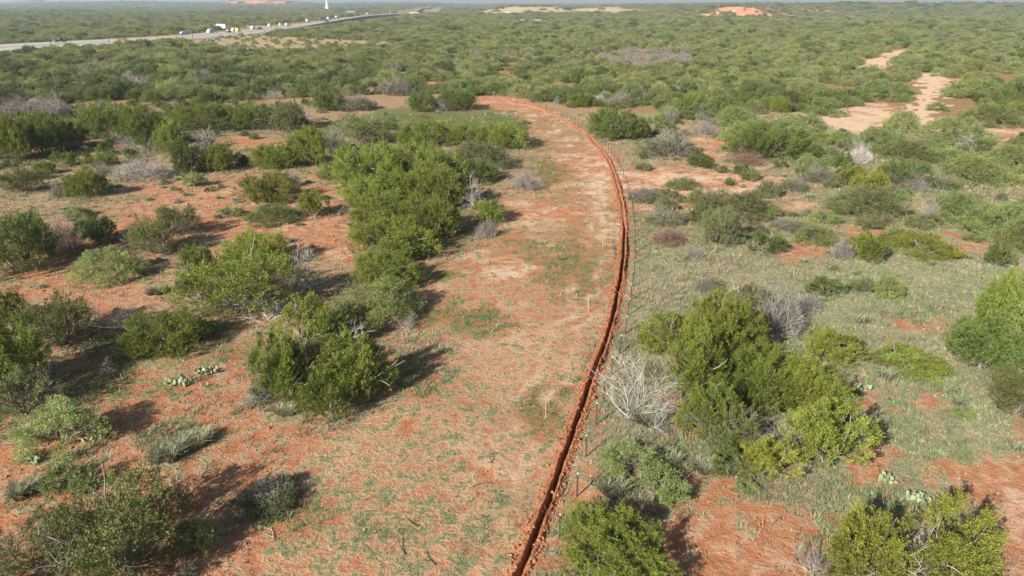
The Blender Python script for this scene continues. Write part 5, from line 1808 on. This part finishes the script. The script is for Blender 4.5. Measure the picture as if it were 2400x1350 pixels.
# white tower on the skyline: legs and a flared tank
X, Y, t = ground_at(768, 16)
Y = 2300.0; X = (768 - 1200) / 1600 * (Y * CP + CAM_H * SP)
root = empty('white_tower', (X, Y, gz1(X, Y)))
tag(root, 'white tower tapering upward on the skyline left of centre', 'tower')
g0 = gz1(X, Y)
s = Shape(); s.tube((0, 0, -2), (0, 0, 30 - g0), 5.5, 2.6, 14); s.tube((0, 0, 30.01 - g0), (0, 0, 52 - g0), 2.6, 1.2, 14); s.build('shaft', P_WHITE, root)
s = Shape(); s.box(-9, 9, -5, 5, -2, 10, .3); s.build('base_block', P_WHITE, root, (0, 14, 0))

M_ROOF = plain('pale_metal_roof', (.62, .62, .60), .5, .05, .4)


def house(px, py, w, d, h, label, mat=None):
    X, Y, t = ground_at(px, py)
    root = empty('metal_shed', (X, Y, gz1(X, Y)), .2)
    tag(root, label, 'shed', 'pale sheds near the skyline')
    s = Shape(); s.box(-w / 2, w / 2, -d / 2, d / 2, -.5, h); s.build('wall', mat or P_WHITE, root)
    s = Shape(); s.add([(-w / 2 - .4, -d / 2 - .4, h + .01), (w / 2 + .4, -d / 2 - .4, h + .01), (w / 2 + .4, d / 2 + .4, h + .01), (-w / 2 - .4, d / 2 + .4, h + .01), (-w / 2 - .4, 0, h + 1.6), (w / 2 + .4, 0, h + 1.6)],
                       [(0, 1, 5, 4), (2, 3, 4, 5), (0, 4, 3), (1, 2, 5), (3, 2, 1, 0)]); s.build('roof', M_ROOF, root)
    s = Shape(); s.box(-w * .2, w * .1, -d / 2 - .08, -d / 2 - .01, -.4, h * .75); s.build('door', P_GREY, root)


house(823, 34, 16, 9, 5, 'pale shed left of the far end of the highway')
house(1036, 33, 14, 8, 4, 'left of two pale sheds right of the far end of the highway')
house(1066, 32, 16, 8, 4.5, 'right of two pale sheds right of the far end of the highway')
house(971, 36, 18, 9, 4, 'long pale shed beside the far traffic queue', P_SILVER)
house(1188, 36, 14, 8, 3.5, 'pale shed below the eroded tan hills')
house(1040, 68, 5, 3, 1.6, 'small pale shed among the mesquite right of the tan field')

# ------------------------------------------------------------------ air
def haze(density):
    m = bpy.data.materials.new('haze'); m.use_nodes = True
    N, L = m.node_tree.nodes, m.node_tree.links
    N.remove(N['Principled BSDF'])
    v = N.new('ShaderNodeVolumePrincipled')
    v.inputs['Color'].default_value = (.72, .85, 1.0, 1)
    v.inputs['Density'].default_value = density
    v.inputs['Anisotropy'].default_value = .2
    L.new(v.outputs[0], N['Material Output'].inputs['Volume'])
    s = Shape(); s.box(-13500, 13500, -300, 9800, -25, 170)
    o = s.build('haze', m)
    tag(o, 'thin pale haze over the far plain', 'haze', kind='stuff')


haze(1.6e-4)

_t = 0
for _m in bpy.data.meshes: _t += len(_m.loops) - 2 * len(_m.polygons)
print('triangles in all meshes', _t)
